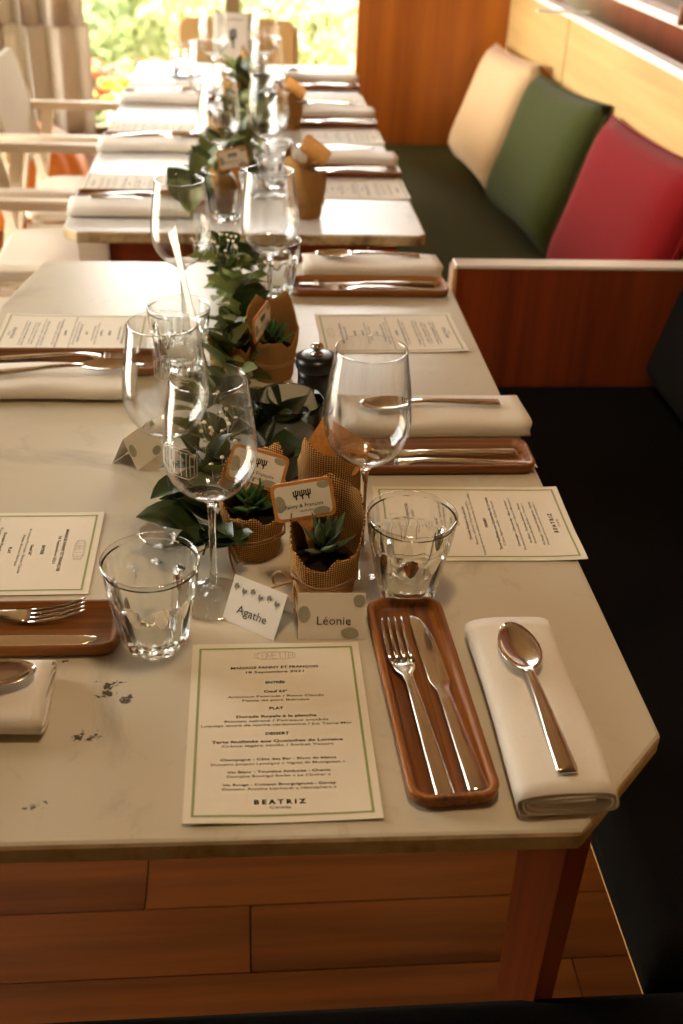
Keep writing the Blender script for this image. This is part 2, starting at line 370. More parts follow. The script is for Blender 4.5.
# ------------------------------------------------------------------ the room
T = .74
fl = obj('floor', [(-2.05, -2.6, -.012), (1.4, -2.6, -.012), (1.4, 6.0, -.012), (-2.05, 6.0, -.012), (-2.05, -2.6, -.1), (1.4, -2.6, -.1), (1.4, 6.0, -.1), (-2.05, 6.0, -.1)],
         [(0, 1, 2, 3), (7, 6, 5, 4), (0, 4, 5, 1), (1, 5, 6, 2), (2, 6, 7, 3), (3, 7, 4, 0)], M['floor'])
tag(fl, 'oak plank floor', kind='structure')
pw, plen = .1135, 1.22
pme = boxmesh('plank', -plen/2+.0012, plen/2-.0012, -pw/2+.0009, pw/2-.0009, -.0115, 0, M['floor'])
row = 0; y = .963-pw*31
while y+pw < 5.98:
    k = round((y-.963)/pw)
    off = {0: -.001, 1: -.157, -1: .46, 2: .3}.get(k, random.uniform(0, plen))
    off = (off+2.05) % plen
    x = -2.05+off-plen
    while x < 1.4:
        a, b = max(x, -2.05), min(x+plen, 1.4)
        if b-a > .05:
            p = link('plank', pme, fl, ((a+b)/2, y+pw/2, 0)); p.scale.x = (b-a)/plen
        x += plen
    y += pw
def wallbox(name, *a): return tag(box(name, *a), kind='structure')
wallbox('wall_right', 1.4, 1.5, -2.6, 6.0, -.1, 2.75, M['wallwood'])
wallbox('wall_rear', -2.05, 1.4, -2.7, -2.6, -.1, 2.75, M['wallpaint'])
wallbox('ceiling', -2.05, 1.5, -2.7, 6.1, 2.65, 2.75, M['ceiling'])
wallbox('wall_far', .95, 1.4, 5.95, 6.05, -.1, 2.65, M['wallpaint'])
wallbox('wall_left', -2.08, -1.98, -2.6, 1.25, -.1, 2.65, M['wallpaint'])
# far glazed wall
wf = tag(empty('window_1', (-1.0, 6.0, 0)), 'tall glazed end wall onto the garden', kind='structure')
def wpart(parent, name, x0, x1, y0, y1, z0, z1, mat):
    o = box(name, x0, x1, y0, y1, z0, z1, mat); o.parent = parent; o.location = Vector(o.location)-Vector(parent.location); return o
xs = [-1.94, -1.0, -.05, .93]
for x in xs: wpart(wf, 'mullion', x-.035, x+.035, 5.97, 6.03, 0, 2.62, M['frame'])
wpart(wf, 'bottom_rail', -1.9, .9, 5.965, 6.035, 0, .05, M['frame']); wpart(wf, 'top_rail', -1.9, .9, 5.965, 6.035, 2.56, 2.64, M['frame'])
for a, b in zip(xs, xs[1:]): wpart(wf, 'pane', a+.036, b-.036, 5.998, 6.002, .051, 2.559, M['pane'])
# left glazed front
wallbox('wall_left_upper', -2.08, -1.98, 1.26, 5.95, 2.2, 2.649, M['wallpaint'])
wl = tag(empty('window_2', (-2.03, 3.0, 0)), 'long glazed garden front', kind='structure')
ys = [1.29, 2.85, 4.4, 5.95]
for yy in ys: wpart(wl, 'mullion', -2.06, -2.0, yy-.035, yy+.035, 0, 2.19, M['frame'])
wpart(wl, 'bottom_rail', -2.065, -1.995, 1.33, 5.9, 0, .05, M['frame']); wpart(wl, 'top_rail', -2.065, -1.995, 1.33, 5.9, 2.13, 2.19, M['frame'])
for a, b in zip(ys, ys[1:]): wpart(wl, 'pane', -2.032, -2.028, a+.036, b-.036, .051, 2.129, M['pane'])

# ------------------------------------------------------------------ garden beyond the glass
gd = obj('ground', [(-30, 6.06, -.12), (30, 6.06, -.12), (30, 40, -.12), (-30, 40, -.12), (-30, 6.06, -.5), (30, 6.06, -.5), (30, 40, -.5), (-30, 40, -.5)], [(0, 1, 2, 3), (4, 7, 6, 5), (0, 4, 5, 1), (1, 5, 6, 2), (2, 6, 7, 3), (3, 7, 4, 0)], M['lawn']); tag(gd, 'sunlit garden lawn outside', kind='structure')
gd2 = obj('terrace_path', [(-30, -20, -.13), (-2.09, -20, -.13), (-2.09, 6.05, -.13), (-30, 6.05, -.13)], [(0, 1, 2, 3)], M['terrace']); tag(gd2, 'pale stone terrace outside', kind='structure')
def shrub(x, y, rx, rz, n, mat, label, z0=-.12, ls=.07):
    t = tag(empty('garden_shrub', (x, y, z0)), label, 'shrub', 'shrubs in the garden')
    rnd = random.Random(int(x*100+y*7)); v, f = [], []
    for i in range(n):
        u = rnd.uniform(-1, 1); ph = rnd.uniform(0, 2*PI); q = math.sqrt(1-u*u); rr = rnd.uniform(.72, 1.05)
        c = Vector((rx*q*math.cos(ph)*rr, rx*q*math.sin(ph)*rr, rz*(.95+u*.95*rr)))
        a = Vector((rnd.gauss(0, 1), rnd.gauss(0, 1), rnd.gauss(0, 1))).normalized(); b = a.orthogonal().normalized(); s = ls*rnd.uniform(.6, 1.3)
        o = len(v); v += [c-a*s, c-b*s*.5+a*s*.1, c+a*s, c+b*s*.5+a*s*.1]; f.append((o, o+1, o+2, o+3))
    o = obj('foliage', v, f, mat, t); o['kind'] = 'stuff'
    mb = MB()
    for k in range(4): mb.add(tube([(0, 0, 0), (rx*.3*math.cos(k*1.6), rx*.3*math.sin(k*1.6), rz*.6), (rx*.5*math.cos(k*1.6+.3), rx*.5*math.sin(k*1.6+.3), rz*1.3)], [.03, .02, .008], 5))
    link('stem', mb.mesh('stem', M['bark']), t)
for (x, y, rx, rz, n, m, lb) in [(-1.35, 8.2, .62, .42, 1500, 'shrub2', 'mid-green garden shrub behind the curtain edge'), (-.45, 8.9, .8, .55, 2200, 'shrub', 'broad yellow-green shrub in the middle of the window view'),
        (.55, 8.6, .7, .5, 1900, 'shrub', 'pale yellow shrub outside beside the brown wooden panel'), (.1, 10.4, .9, .7, 2200, 'shrub', 'tall pale shrub at the back of the garden'), (-1.6, 10.6, 1.0, .75, 2200, 'shrub2', 'deeper green shrub far back in the garden')]:
    shrub(x, y, rx, rz, n, M[m], lb)
def flowerbed(x, y, mat, label, n=22):
    t = tag(empty('flowering_plant', (x, y, -.12)), label, 'plant', 'flowering plants under the window')
    rnd = random.Random(int(x*91+y*13)); st, fo = MB(), MB()
    hm = MB(); hm.add(lathe([(0, -.012), (.03, -.004), (.04, .012), (.03, .02), (0, .01)], 8)); hme = hm.mesh('flower_head', mat, True)
    for i in range(n):
        a, r = rnd.uniform(0, 2*PI), rnd.uniform(0, .26); h = rnd.uniform(.16, .34); p = Vector((r*math.cos(a), r*math.sin(a), h))
        st.add(tube([(p.x*.4, p.y*.4, 0), (p.x*.8, p.y*.8, h*.6), p], [.006, .004, .003], 4))
        q = link('flower_head', hme, t, p, (rnd.uniform(-.5, .5), rnd.uniform(-.5, .5), 0)); s = rnd.uniform(.8, 1.5); q.scale = (s, s, s)
        for k in range(5):
            b = Vector((math.cos(a+k*1.3), math.sin(a+k*1.3), .3)); c = Vector((p.x*.7, p.y*.7, h*rnd.uniform(.1, .7))); w = Vector((-b.y, b.x, 0))*.018
            fo.quad(c, c+b*.04+w, c+b*.09, c+b*.04-w)
    link('stem', st.mesh('stem', M['stem']), t); o = link('foliage', fo.mesh('foliage', M['shrub2']), t); o['kind'] = 'stuff'
flowerbed(-.86, 6.75, M['petalred'], 'red flowering plant outside, just past the curtain'); flowerbed(-.5, 6.9, M['petalred'], 'red flowering plant outside, half behind the far table')
flowerbed(-1.0, 6.4, M['petalyel'], 'yellow flowering plant close to the glass below the curtain'); flowerbed(-.6, 6.35, M['petalyel'], 'yellow flowering plant close to the glass near the far table corner')

# curtain
def curtain():
    t = tag(empty('curtain', (-1.2, 5.86, 0)), 'beige pleated linen curtain hanging beside the garden window', 'curtain')
    def sheet(z0, z1, x0, x1, amp, yo, nz, flare):
        nx = 110; rings = []
        for s in (0, 1):
            pass
        v, f = [], []
        for j in range(nz+1):
            z = z0+(z1-z0)*j/nz
            for i in range(nx+1):
                u = i/nx; x = x0+(x1-x0)*u; k = 1+flare*(1-j/nz)
                ph = u*2*PI*8+.7*math.sin(u*9)
                v.append((x+.02*math.sin(ph*2+z), yo-amp*k*(math.sin(ph)+.35*math.sin(ph*2.3+1)), z))
        n = nx+1
        for j in range(nz):
            for i in range(nx): a = j*n+i; f.append((a, a+1, a+n+1, a+n))
        return v, f
    a = obj('curtain_panel', *sheet(.03, .565, -.75, .43, .05, 0, 6, .2), M['curtain'], t, True)
    b = obj('flounce', *sheet(.552, 2.5, -.75, .41, .05, -.035, 10, .25), M['curtain'], t, True)
    for o in (a, b):
        m = o.modifiers.new('thick', 'SOLIDIFY'); m.thickness = .003
    obj('rail', *tube([(-1.0, 0, 2.53), (.6, 0, 2.53)], .012, 8), M['chrome'], t)
curtain()

# ------------------------------------------------------------------ banquettes along the right side
def soft_box(name, x0, x1, y0, y1, z0, z1, mat, parent, bev=.03, seg=5, crown=.0):
    o = box(name, x0, x1, y0, y1, z0, z1, mat, parent, bev, seg, True); return o
bf = tag(empty('banquette', (.65, 3.0, 0)), 'green upholstered plywood banquette with scatter cushions beside the far table', 'bench')
def bpart(root, o): o.parent = root; o.location = Vector(o.location)-Vector(root.location); return o
bpart(bf, soft_box('seat_pad', .385, .90, 2.003, 3.978, .38, .45, M['greenfab'], None, .02))
bpart(bf, box('seat_board', .40, .90, 2.003, 3.978, .355, .379, M['plyedge']))
for x in (.45, .85):
    for yy in (2.1, 3.0, 3.9): bpart(bf, box('leg', x-.025, x+.025, yy-.025, yy+.025, .0, .355, M['divider']))
for a, b in ((2.003, 3.216), (3.226, 3.978)): bpart(bf, box('back_panel', .905, .925, a, b, .30, .965, M['ply']))
bpart(bf, box('top_ledge', .900, .935, 2.003, 3.978, .966, .984, M['glare_pale'], None, .003))  # pale strip paints the sky's reflection along the back's top
bpart(bf, box('divider_panel', .400, .93, 1.962, 2.0, .30, .680, M['divider']))
bpart(bf, box('divider_glare_cap', .396, .93, 1.960, 2.001, .6805, .688, M['glare_pale'], None, .002))  # thin pale layer painting in the sky glare on the divider top
bpart(bf, box('divider_edging', .392, .3995, 1.960, 2.001, .30, .680, M['plyedge']))
bpart(bf, box('end_panel', .388, .95, 3.982, 4.02, .0, 1.16, M['endpanel']))
# parallel rear panel with ledge
br = tag(empty('rear_partition', (1.1, 2.5, 0)), 'low wooden partition with a ledge coloured pale for window glare behind the banquette back', 'partition')
bpart(br, box('panel', 1.085, 1.11, -.6, 3.978, 0, 1.0, M['divider'])); bpart(br, box('ledge', 1.07, 1.13, -.6, 3.978, 1.001, 1.022, M['glare_pale'], None, .003))  # ledge colour carries the window glare
bn = tag(empty('banquette', (.6, 1.0, 0)), 'black upholstered banquette in shadow alongside the near table', 'bench')
def wrinkled_pad(name, x0, x1, y0, y1, z0, z1, mat, amp=.004):
    o = box(name, x0, x1, y0, y1, z0, z1, mat, None, .03, 5, True); return o
def pad_grid(name, x0, x1, y0, y1, z0, z1, mat, nx, ny, fn, root, edge=.025):
    """upholstered pad: rounded edges, top surface displaced by fn"""
    xs_ = [x0+(x1-x0)*i/nx for i in range(nx+1)]; ys_ = [y0+(y1-y0)*j/ny for j in range(ny+1)]
    v, f = [], []; n = nx+1
    for yy in ys_:
        for xx in xs_:
            d = min(xx-x0, x1-xx, yy-y0, y1-yy); k = 0 if d >= edge else edge-math.sqrt(max(0, edge**2-(edge-d)**2))
            v.append((xx, yy, z1-k+(fn(xx, yy) if d > edge*.5 else 0)))
    o = len(v)
    for yy in ys_:
        for xx in xs_: v.append((xx, yy, z0))
    for j in range(ny):
        for i in range(nx):
            a = j*n+i; f.append((a, a+1, a+n+1, a+n)); f.append((o+a, o+a+n, o+a+n+1, o+a+1))
    per = [i for i in range(nx)]+[j*n+nx for j in range(ny)]+[ny*n+i for i in range(nx, 0, -1)]+[j*n for j in range(ny, 0, -1)]
    for k in range(len(per)):
        a, b = per[k], per[(k+1) % len(per)]; f.append((b, a, o+a, o+b))
    c = Vector(((x0+x1)/2, (y0+y1)/2, z0)); ob = obj(name, [Vector(p)-c for p in v], f, mat, None, True); ob.location = c
    return bpart(root, ob)
def folds(x, y): return .004*math.sin(6*x+19*y+2*math.sin(7*x))*math.exp(-((y-1.0)/.35)**2)+.003*math.sin(31*y+9*x)*math.exp(-((y-.95)/.2)**2)
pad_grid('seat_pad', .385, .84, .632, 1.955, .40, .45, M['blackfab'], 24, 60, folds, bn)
bpart(bn, box('seat_board', .388, .84, .632, 1.955, .389, .399, M['plyedge']))
for yy in (.75, 1.35, 1.9):
    for x in (.60, .80): bpart(bn, box('leg', x-.025, x+.025, yy-.025, yy+.025, .0, .377, M['divider']))
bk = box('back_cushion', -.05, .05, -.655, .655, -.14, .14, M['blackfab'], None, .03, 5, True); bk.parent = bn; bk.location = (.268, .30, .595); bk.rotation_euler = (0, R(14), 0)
bpart(bn, box('back_panel', .94, .96, -.6, 1.958, .30, .965, M['ply']))
b3 = tag(empty('banquette', (-.2, .3, 0)), 'black seat at the near end of the table, lowest in view', 'bench')
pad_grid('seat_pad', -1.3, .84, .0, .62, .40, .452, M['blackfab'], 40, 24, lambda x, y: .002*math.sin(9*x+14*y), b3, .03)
bpart(b3, box('seat_board', -1.28, .84, .01, .60, .378, .399, M['divider']))
for x in (-1.2, -.4, .6):
    for yy in (.08, .5): bpart(b3, box('leg', x-.025, x+.025, yy-.025, yy+.025, .0, .377, M['divider']))

# scatter cushions
def cushion(name, w, h, d, mat, label, loc, rot):
    n = 14; v, f = [], []
    def pt(u, w_, s):
        x, z = (u-.5)*2, (w_-.5)*2
        k = max(0, (1-x**6))*max(0, (1-z**6)); pin = 1-.05*(1-abs(x)**2)*0
        px = x*w/2*(1-.05*(1-z*z)); pz = z*h/2*(1-.06*(1-x*x))
        return (px, s*d/2*k**.55, pz)
    N = n+1
    for s in (-1, 1):
        for j in range(N):
            for i in range(N): v.append(pt(i/n, j/n, s))
    for j in range(n):
        for i in range(n):
            a = j*N+i; f.append((a, a+1, a+N+1, a+N)); b = N*N+a; f.append((b, b+N, b+N+1, b+1))
    t = tag(empty(name, loc), label, 'cushion', 'scatter cushions on the banquette'); t.rotation_euler = rot
    me = mesh('cover', v, f, mat, True); bm = bmesh.new(); bm.from_mesh(me); bmesh.ops.remove_doubles(bm, verts=bm.verts, dist=1e-4); bmesh.ops.recalc_face_normals(bm, faces=bm.faces); bm.to_mesh(me); bm.free()
    link('cover', me, t)
    pts = []
    for i in range(n): pts.append(pt(i/n, 0, 1))
    for j in range(n): pts.append(pt(1, j/n, 1))
    for i in range(n): pts.append(pt(1-i/n, 1, 1))
    for j in range(n): pts.append(pt(0, 1-j/n, 1))
    obj('piping', *tube(pts, .003, 6, True), mat, t, True)
    return t
def cush_at(mat, label, yc, xb, tilt, yawd, rolld, w=.61, h=.40):
    # local: x = width (along -Y after yaw), y = thickness, z = height
    rot = (Matrix.Rotation(R(90+yawd), 4, 'Z') @ Matrix.Rotation(R(tilt), 4, 'X') @ Matrix.Rotation(R(rolld), 4, 'Y'))
    c = Vector((xb, yc, .452))+Vector((math.sin(R(-tilt))*-1*0, 0, 0))
    up = rot.to_3x3() @ Vector((0, 0, 1)); c = Vector((xb, yc, .455))+up*(h/2)
    return cushion('scatter_cushion', w, h, .105, mat, label, c, rot.to_euler())
cush_at(M['cushcream'], 'cream cushion leaning in the corner by the brown end panel', 3.61, .735, 20, 0, 3, h=.38)
cush_at(M['cushgreen'], 'dark green cushion leaning between the cream and red ones', 3.0, .757, 19, 2, 3, h=.385)
cush_at(M['cushred'], 'red cushion leaning against the plywood back, nearest the divider', 2.35, .785, 17, 2, 2, h=.395)

# hanging cord with bead and thin white strip over the panel top
hc = tag(empty('pull_cord', (1.0, 2.63, 1.03)), 'wooden bead on a thin hanging cord above the ledge', 'cord')
obj('bead', *lathe([(0, 0), (.009, .002), (.011, .012), (.0105, .04), (.007, .048), (0, .05)], 14), M['bead'], hc, True)
obj('cord', *tube([(0, 0, .05), (0, 0, 1.62)], .0015, 6), M['bead'], hc)
ws = box('pale_strip', .80, .945, 3.17, 3.20, .987, .990, M['white']); tag(ws, 'small white strip laid across the top of the banquette back', 'pale_strip')

# ------------------------------------------------------------------ tables
def slab(name, poly, z0, z1, mats, bev=.003):
    bm = bmesh.new(); vs = [bm.verts.new((x, y, z1)) for x, y in poly]; f = bm.faces.new(vs)
    r = bmesh.ops.extrude_face_region(bm, geom=[f]); 
    for e in r['geom']:
        if isinstance(e, bmesh.types.BMVert): e.co.z = z0
    bmesh.ops.recalc_face_normals(bm, faces=bm.faces)
    bmesh.ops.bevel(bm, geom=list(bm.edges), offset=bev, segments=2, profile=.5, affect='EDGES')
    me = bpy.data.meshes.new(name); bm.to_mesh(me); bm.free()
    for m in mats: me.materials.append(m)
    for p in me.polygons:
        if p.normal.z < .8: p.material_index = 1
    return me
def leg(root, x, y, w0, w1, zt, mat):
    rg = [[(s*w/2, t*w/2, z) for s, t in ((-1, -1), (1, -1), (1, 1), (-1, 1))] for w, z in ((w1, 0), (w0, zt))]
    o = obj('leg', *loft(rg), mat, root); o.location = Vector((x, y, 0))-Vector(root.location); return o
tn = tag(empty('dining_table', (0, 1.18, 0)), 'pale marble-topped dining table nearest the camera, corners cut off', 'table')
me = slab('tabletop', [(.245, .541), (.338, .640), (.338, 1.72), (.30, 1.812), (-.335, 1.812), (-.37, 1.60), (-.372, .66), (-.26, .548)], .72, T, [M['marble'], M['edge']], .004)
o = link('tabletop', me, tn); o.location = Vector((0, 0, 0))-Vector(tn.location)
for x, y in ((.266, .640), (-.315, .70), (.245, 1.66), (-.265, 1.66)): leg(tn, x, y, .047, .032, .719, M['tablewood']).rotation_euler.z = R(42)
for (a, b, c, d) in ((-.22, .21, .70, .72), (-.22, .21, 1.63, 1.65)): bpart(tn, box('apron', a, b, c, d, .655, .719, M['apron']))
tf = tag(empty('dining_table', (0, 2.85, 0)), 'long marble-topped dining table behind, with orange wooden underframe', 'table')
me = slab('tabletop', [(-.305, 1.97), (.325, 1.97), (.338, 1.985), (.338, 3.75), (-.332, 3.75), (-.332, 2.0)], .718, T, [M['marble_far'], M['edge_far']], .004)
o = link('tabletop', me, tf); o.location = -Vector(tf.location)
for x, y in ((.265, 2.06), (-.285, 2.06), (.265, 3.66), (-.285, 3.66)): leg(tf, x, y, .055, .042, .717, M['chairwood'] if x < 0 else M['apron'])  # window-side legs in pale wood paint in the light on their edge
bpart(tf, box('apron', -.256, .236, 2.04, 2.06, .56, .717, M['apron'])); bpart(tf, box('apron', -.256, .236, 3.65, 3.67, .60, .717, M['apron']))
for x in (-.285, .265): bpart(tf, box('apron', x-.01, x+.01, 2.09, 3.63, .62, .717, M['apron']))

# ------------------------------------------------------------------ tableware prototypes (mesh data)
def tray_mesh():
    def rr(hx, hy, r, z, k=5):
        p = []
        for cx, cy, a0 in ((hx-r, hy-r, 0), (-hx+r, hy-r, 90), (-hx+r, -hy+r, 180), (hx-r, -hy+r, 270)):
            for i in range(k+1): a = R(a0+90*i/k); p.append((cx+r*math.cos(a), cy+r*math.sin(a), z))
        return p
    hx, hy = .0355, .127
    return mesh('wooden_tray', *loft([rr(hx-.004, hy-.004, .012, 0), rr(hx-.0008, hy-.0008, .0155, .004), rr(hx, hy, .016, .011), rr(hx-.001, hy-.001, .0155, .0128), rr(hx-.0035, hy-.0035, .014, .0132), rr(hx-.0055, hy-.0055, .012, .012), rr(hx-.008, hy-.008, .0105, .0065), rr(hx-.011, hy-.011, .008, .005)]), M['tray'], True)
def sect(mb, stations, n=8):
    """flat bar lofted along y: stations (y, xc, halfwidth, z, halfthick)"""
    rings = []
    for y, xc, hw, z, ht in stations:
        rings.append([(xc+hw*(abs(math.cos(a))**.45)*math.copysign(1, math.cos(a)), y, z+ht*(abs(math.sin(a))**.6)*math.copysign(1, math.sin(a))) for a in [2*PI*k/n+PI/n for k in range(n)]])
    mb.add(loft(rings))
def fork_mesh():
    mb = MB()
    sect(mb, [(-.110, 0, .0072, .0022, .0016), (-.106, 0, .0078, .0024, .0018), (-.06, 0, .0068, .0045, .0019), (-.01, 0, .0052, .0068, .002), (.02, 0, .0042, .0072, .002), (.032, 0, .0046, .0062, .0017), (.040, 0, .0085, .0046, .0014), (.047, 0, .0108, .0035, .0012), (.056, 0, .0116, .003, .0011)])
    for k in range(4):
        x = (-1.5+k)*.0064
        sect(mb, [(.054, x, .0024, .003, .0011), (.068, x, .0021, .0034, .001), (.085, x*.98, .0018, .0058, .0009), (.098, x*.96, .0014, .0098, .0007), (.105, x*.95, .0007, .0125, .0005)])
    return mb.mesh('fork', M['steel'], True)
def knife_mesh():
    mb = MB()
    sect(mb, [(-.110, 0, .0080, .0032, .0026), (-.107, 0, .0086, .0034, .0030), (-.06, 0, .0074, .0036, .0030), (-.01, 0, .006, .0038, .0028), (.006, 0, .0058, .0036, .0024), (.012, .0005, .007, .003, .0014), (.020, .001, .0098, .0026, .001), (.05, .0012, .0102, .0024, .0009), (.085, .0004, .0092, .0022, .0008), (.104, -.0012, .0066, .0022, .0007), (.112, -.0026, .0036, .0022, .0006), (.115, -.0036, .0012, .0022, .0005)], 10)
    return mb.mesh('dinner_knife', M['steel'], True)
def spoon_mesh():
    mb = MB()
    sect(mb, [(-.098, 0, .0078, .0020, .0015), (-.094, 0, .0084, .0022, .0017), (-.06, 0, .0070, .0045, .0018), (-.025, 0, .0052, .0072, .0019), (.0, 0, .0042, .0082, .0019), (.012, 0, .0042, .0080, .0017), (.019, 0, .0062, .0072, .0009)])
    n, m = 20, 6; v, f = [], []; L, Wd = .0325, .0180; cy = .048
    for s, dz in ((1, .0006), (-1, -.0006)):
        v.append((0, cy, -.0000+dz+.0012)); 
        for j in range(1, m+1):
            r = j/m
            for k in range(n):
                a = 2*PI*k/n; yy = math.sin(a)*L*r; xx = math.cos(a)*Wd*r*(1-.12*math.sin(a)); z = .0012+.0066*(r**2.2)
                v.append((xx, cy+yy, z+dz))
    st = 1+m*n
    for s in (0, 1):
        o = s*st
        for k in range(n):
            k2 = (k+1) % n; f.append((o, o+1+k, o+1+k2) if s == 0 else (o, o+1+k2, o+1+k))
            for j in range(m-1):
                a, b = o+1+j*n+k, o+1+j*n+k2; q = (a, a+n, b+n, b); f.append(q if s == 0 else q[::-1])
    for k in range(n):
        k2 = (k+1) % n; a, b = 1+(m-1)*n+k, 1+(m-1)*n+k2; f.append((a, st+a, st+b, b))
    mb.add((v, f)); return fix_normals(mb.mesh('spoon', M['steel'], True))
def napkin_mesh(seed=0, w=.078, h=.024, L=.23):
    rnd = random.Random(seed); th = .0019
    path = []; turns = 2.4; N = 110
    for i in range(N+1):
        t = i/N; a = PI*1.5-2*PI*turns*(1-t)-.9      # angle
        k = 1-.70*(1-t)**.95
        hw, hh = w/2-(1-k)*h*.52, h/2*k
        c, s = math.cos(a), math.sin(a)
        x = (abs(c)**.32)*math.copysign(1, c)*hw; z = h/2+(abs(s)**.8)*math.copysign(1, s)*hh
        z += .0006*math.sin(x*120+i*.3)
        path.append((x, z))
    path.append((w*.28, -.0002+.0012)); path.append((w*.46, .0010)) if False else None
    out, inn = [], []
    for i, (x, z) in enumerate(path):
        a = path[max(i-1, 0)]; b = path[min(i+1, len(path)-1)]; d = Vector((b[0]-a[0], b[1]-a[1])); 
        d = d.normalized() if d.length > 1e-9 else Vector((1, 0)); nrm = Vector((-d.y, d.x))
        out.append((x+nrm.x*th/2, z+nrm.y*th/2)); inn.append((x-nrm.x*th/2, z-nrm.y*th/2))
    sec = out+inn[::-1]; rings = []; K = 16
    for j in range(K+1):
        u = j/K; y = (u-.5)*L; e = 1+.02*math.sin(u*7+seed); sag = .0012*math.sin(u*9+seed*2)
        rings.append([(x*e+.0012*math.sin(u*5+seed), y+.0015*math.sin(x*60+z*300), max(0.0002, z+(sag*(z/h)))) for x, z in sec])
    v, f = loft(rings)
    f = f[:-2]; n = len(sec); m = len(out)
    for base, fl_ in ((0, 1), (K*n, 0)):
        for i in range(m-1):
            q = (base+i, base+i+1, base+n-2-i, base+n-1-i); f.append(q if fl_ else q[::-1])
    return fix_normals(mesh('napkin', v, f, M['napkin'], True))
def mwave(x, y): return .0009+.0011*math.sin(x*34+.6)*math.sin(y*23+1)*(abs(y)/.105)**1.5+.0016*max(0, (y+.06)/-.045)**2*(1 if y < -.06 else 0)*abs(math.sin(x*22+.5))
def sheet(hx, hy, nx, ny, fz, th):
    v, f = [], []; n = nx+1
    for s in (th, 0):
        for j in range(ny+1):
            for i in range(nx+1): x, y = -hx+2*hx*i/nx, -hy+2*hy*j/ny; v.append((x, y, fz(x, y)+s-th/2))
    o = n*(ny+1)
    for j in range(ny):
        for i in range(nx): a = j*n+i; f.append((a, a+1, a+n+1, a+n)); f.append((o+a, o+a+n, o+a+n+1, o+a+1))
    per = [i for i in range(nx)]+[j*n+nx for j in range(ny)]+[ny*n+i for i in range(nx, 0, -1)]+[j*n for j in range(ny, 0, -1)]
    for k in range(len(per)): a, b = per[k], per[(k+1) % len(per)]; f.append((b, a, o+a, o+b))
    return v, f
def menu_meshes():
    hx, hy = .074, .105; lift = .00045; fz = lambda x, y: mwave(x, y)+lift
    pm = mesh('menu_card', *sheet(hx, hy, 14, 20, mwave, .0005), M['paper'], False)
    bd = MB(); t = .0021; i = .0060; N = 20
    def strip(a, b, nrm):
        for k in range(N):
            p, q = Vector(a).lerp(Vector(b), k/N), Vector(a).lerp(Vector(b), (k+1)/N); w = Vector(nrm)*t
            bd.quad(*[(c.x, c.y, fz(c.x, c.y)) for c in (p, q, q+w, p+w)])
    X, Y = hx-i, hy-i
    strip((-X, -Y), (X, -Y), (0, 1)); strip((X, Y), (-X, Y), (0, -1)); strip((X, -Y+t), (X, Y-t), (-1, 0)); strip((-X, Y-t), (-X, -Y+t), (1, 0))
    dk, lt = MB(), MB()
    rows = [(dk, 'MARIAGE FANNY ET FRANÇOIS', .0715, .076, .0030, .012), (dk, '18 Septembre 2021', .0655, .050, .0028, .004), (dk, 'ENTRÉE', .0515, .0165, .0029, .02), (dk, 'Oeuf 63°', .040, .020, .0028, .02),
        (lt, 'Artichaut Poivrade / Reine Claude', .034, .081, .0025, 0), (lt, 'Paleta de porc Ibérique', .0292, .056, .0025, 0), (dk, 'PLAT', .019, .0115, .0029, .02), (dk, 'Dorade Royale à la plancha', .0095, .066, .0028, .012),
        (lt, 'Risotto safrané / Poireaux snackés', .0042, .085, .0025, 0), (lt, 'Laquage encre de seiche-cardamome / Jus Terre-Mer', -.0006, .123, .0025, 0), (dk, 'DESSERT', -.011, .019, .0029, .02), (dk, 'Tarte feuilletée aux Quetsches de Lorraine', -.0195, .105, .0028, .012),
        (lt, 'Crème légère vanille / Sorbet Yaourt', -.0243, .089, .0025, 0), (dk, 'Champagne - Côte des Bar - Blanc de blancs', -.0395, .091, .0024, .006), (lt, 'Domaine Jacques Lassaigne « Vignes de Montgueux »', -.0443, .105, .0023, 0),
        (dk, 'Vin Blanc - Touraine Amboise - Chenin', -.053, .080, .0024, .006), (lt, 'Domaine Bonnigal Bodet « Le Clocher »', -.0575, .080, .0023, 0), (dk, 'Vin Rouge - Coteaux Bourguignons - Gamay', -.0663, .087, .0024, .006),
        (lt, 'Domaine Antoine Lienhardt « Hémisphère »', -.0707, .087, .0023, 0), (dk, 'B E A T R I Z', -.0843, .039, .0042, .03), (lt, 'Coretta', -.0898, .016, .0026, .005)]
    for mb, s, y, w, cap, bold in rows: text_line(mb, s, -.002, y, w, cap*1.08, bold+.008, fz)
    em = emblem(.0355, .0105, .0004); em.v = [(x-.0015, y+.0875, fz(x, y+.0875)) for x, y, z in em.v]
    return pm, bd.mesh('border', M['green']), dk.mesh('lettering', M['ink']), lt.mesh('fine_lettering', M['ink2']), em.mesh('emblem', M['logoink'])
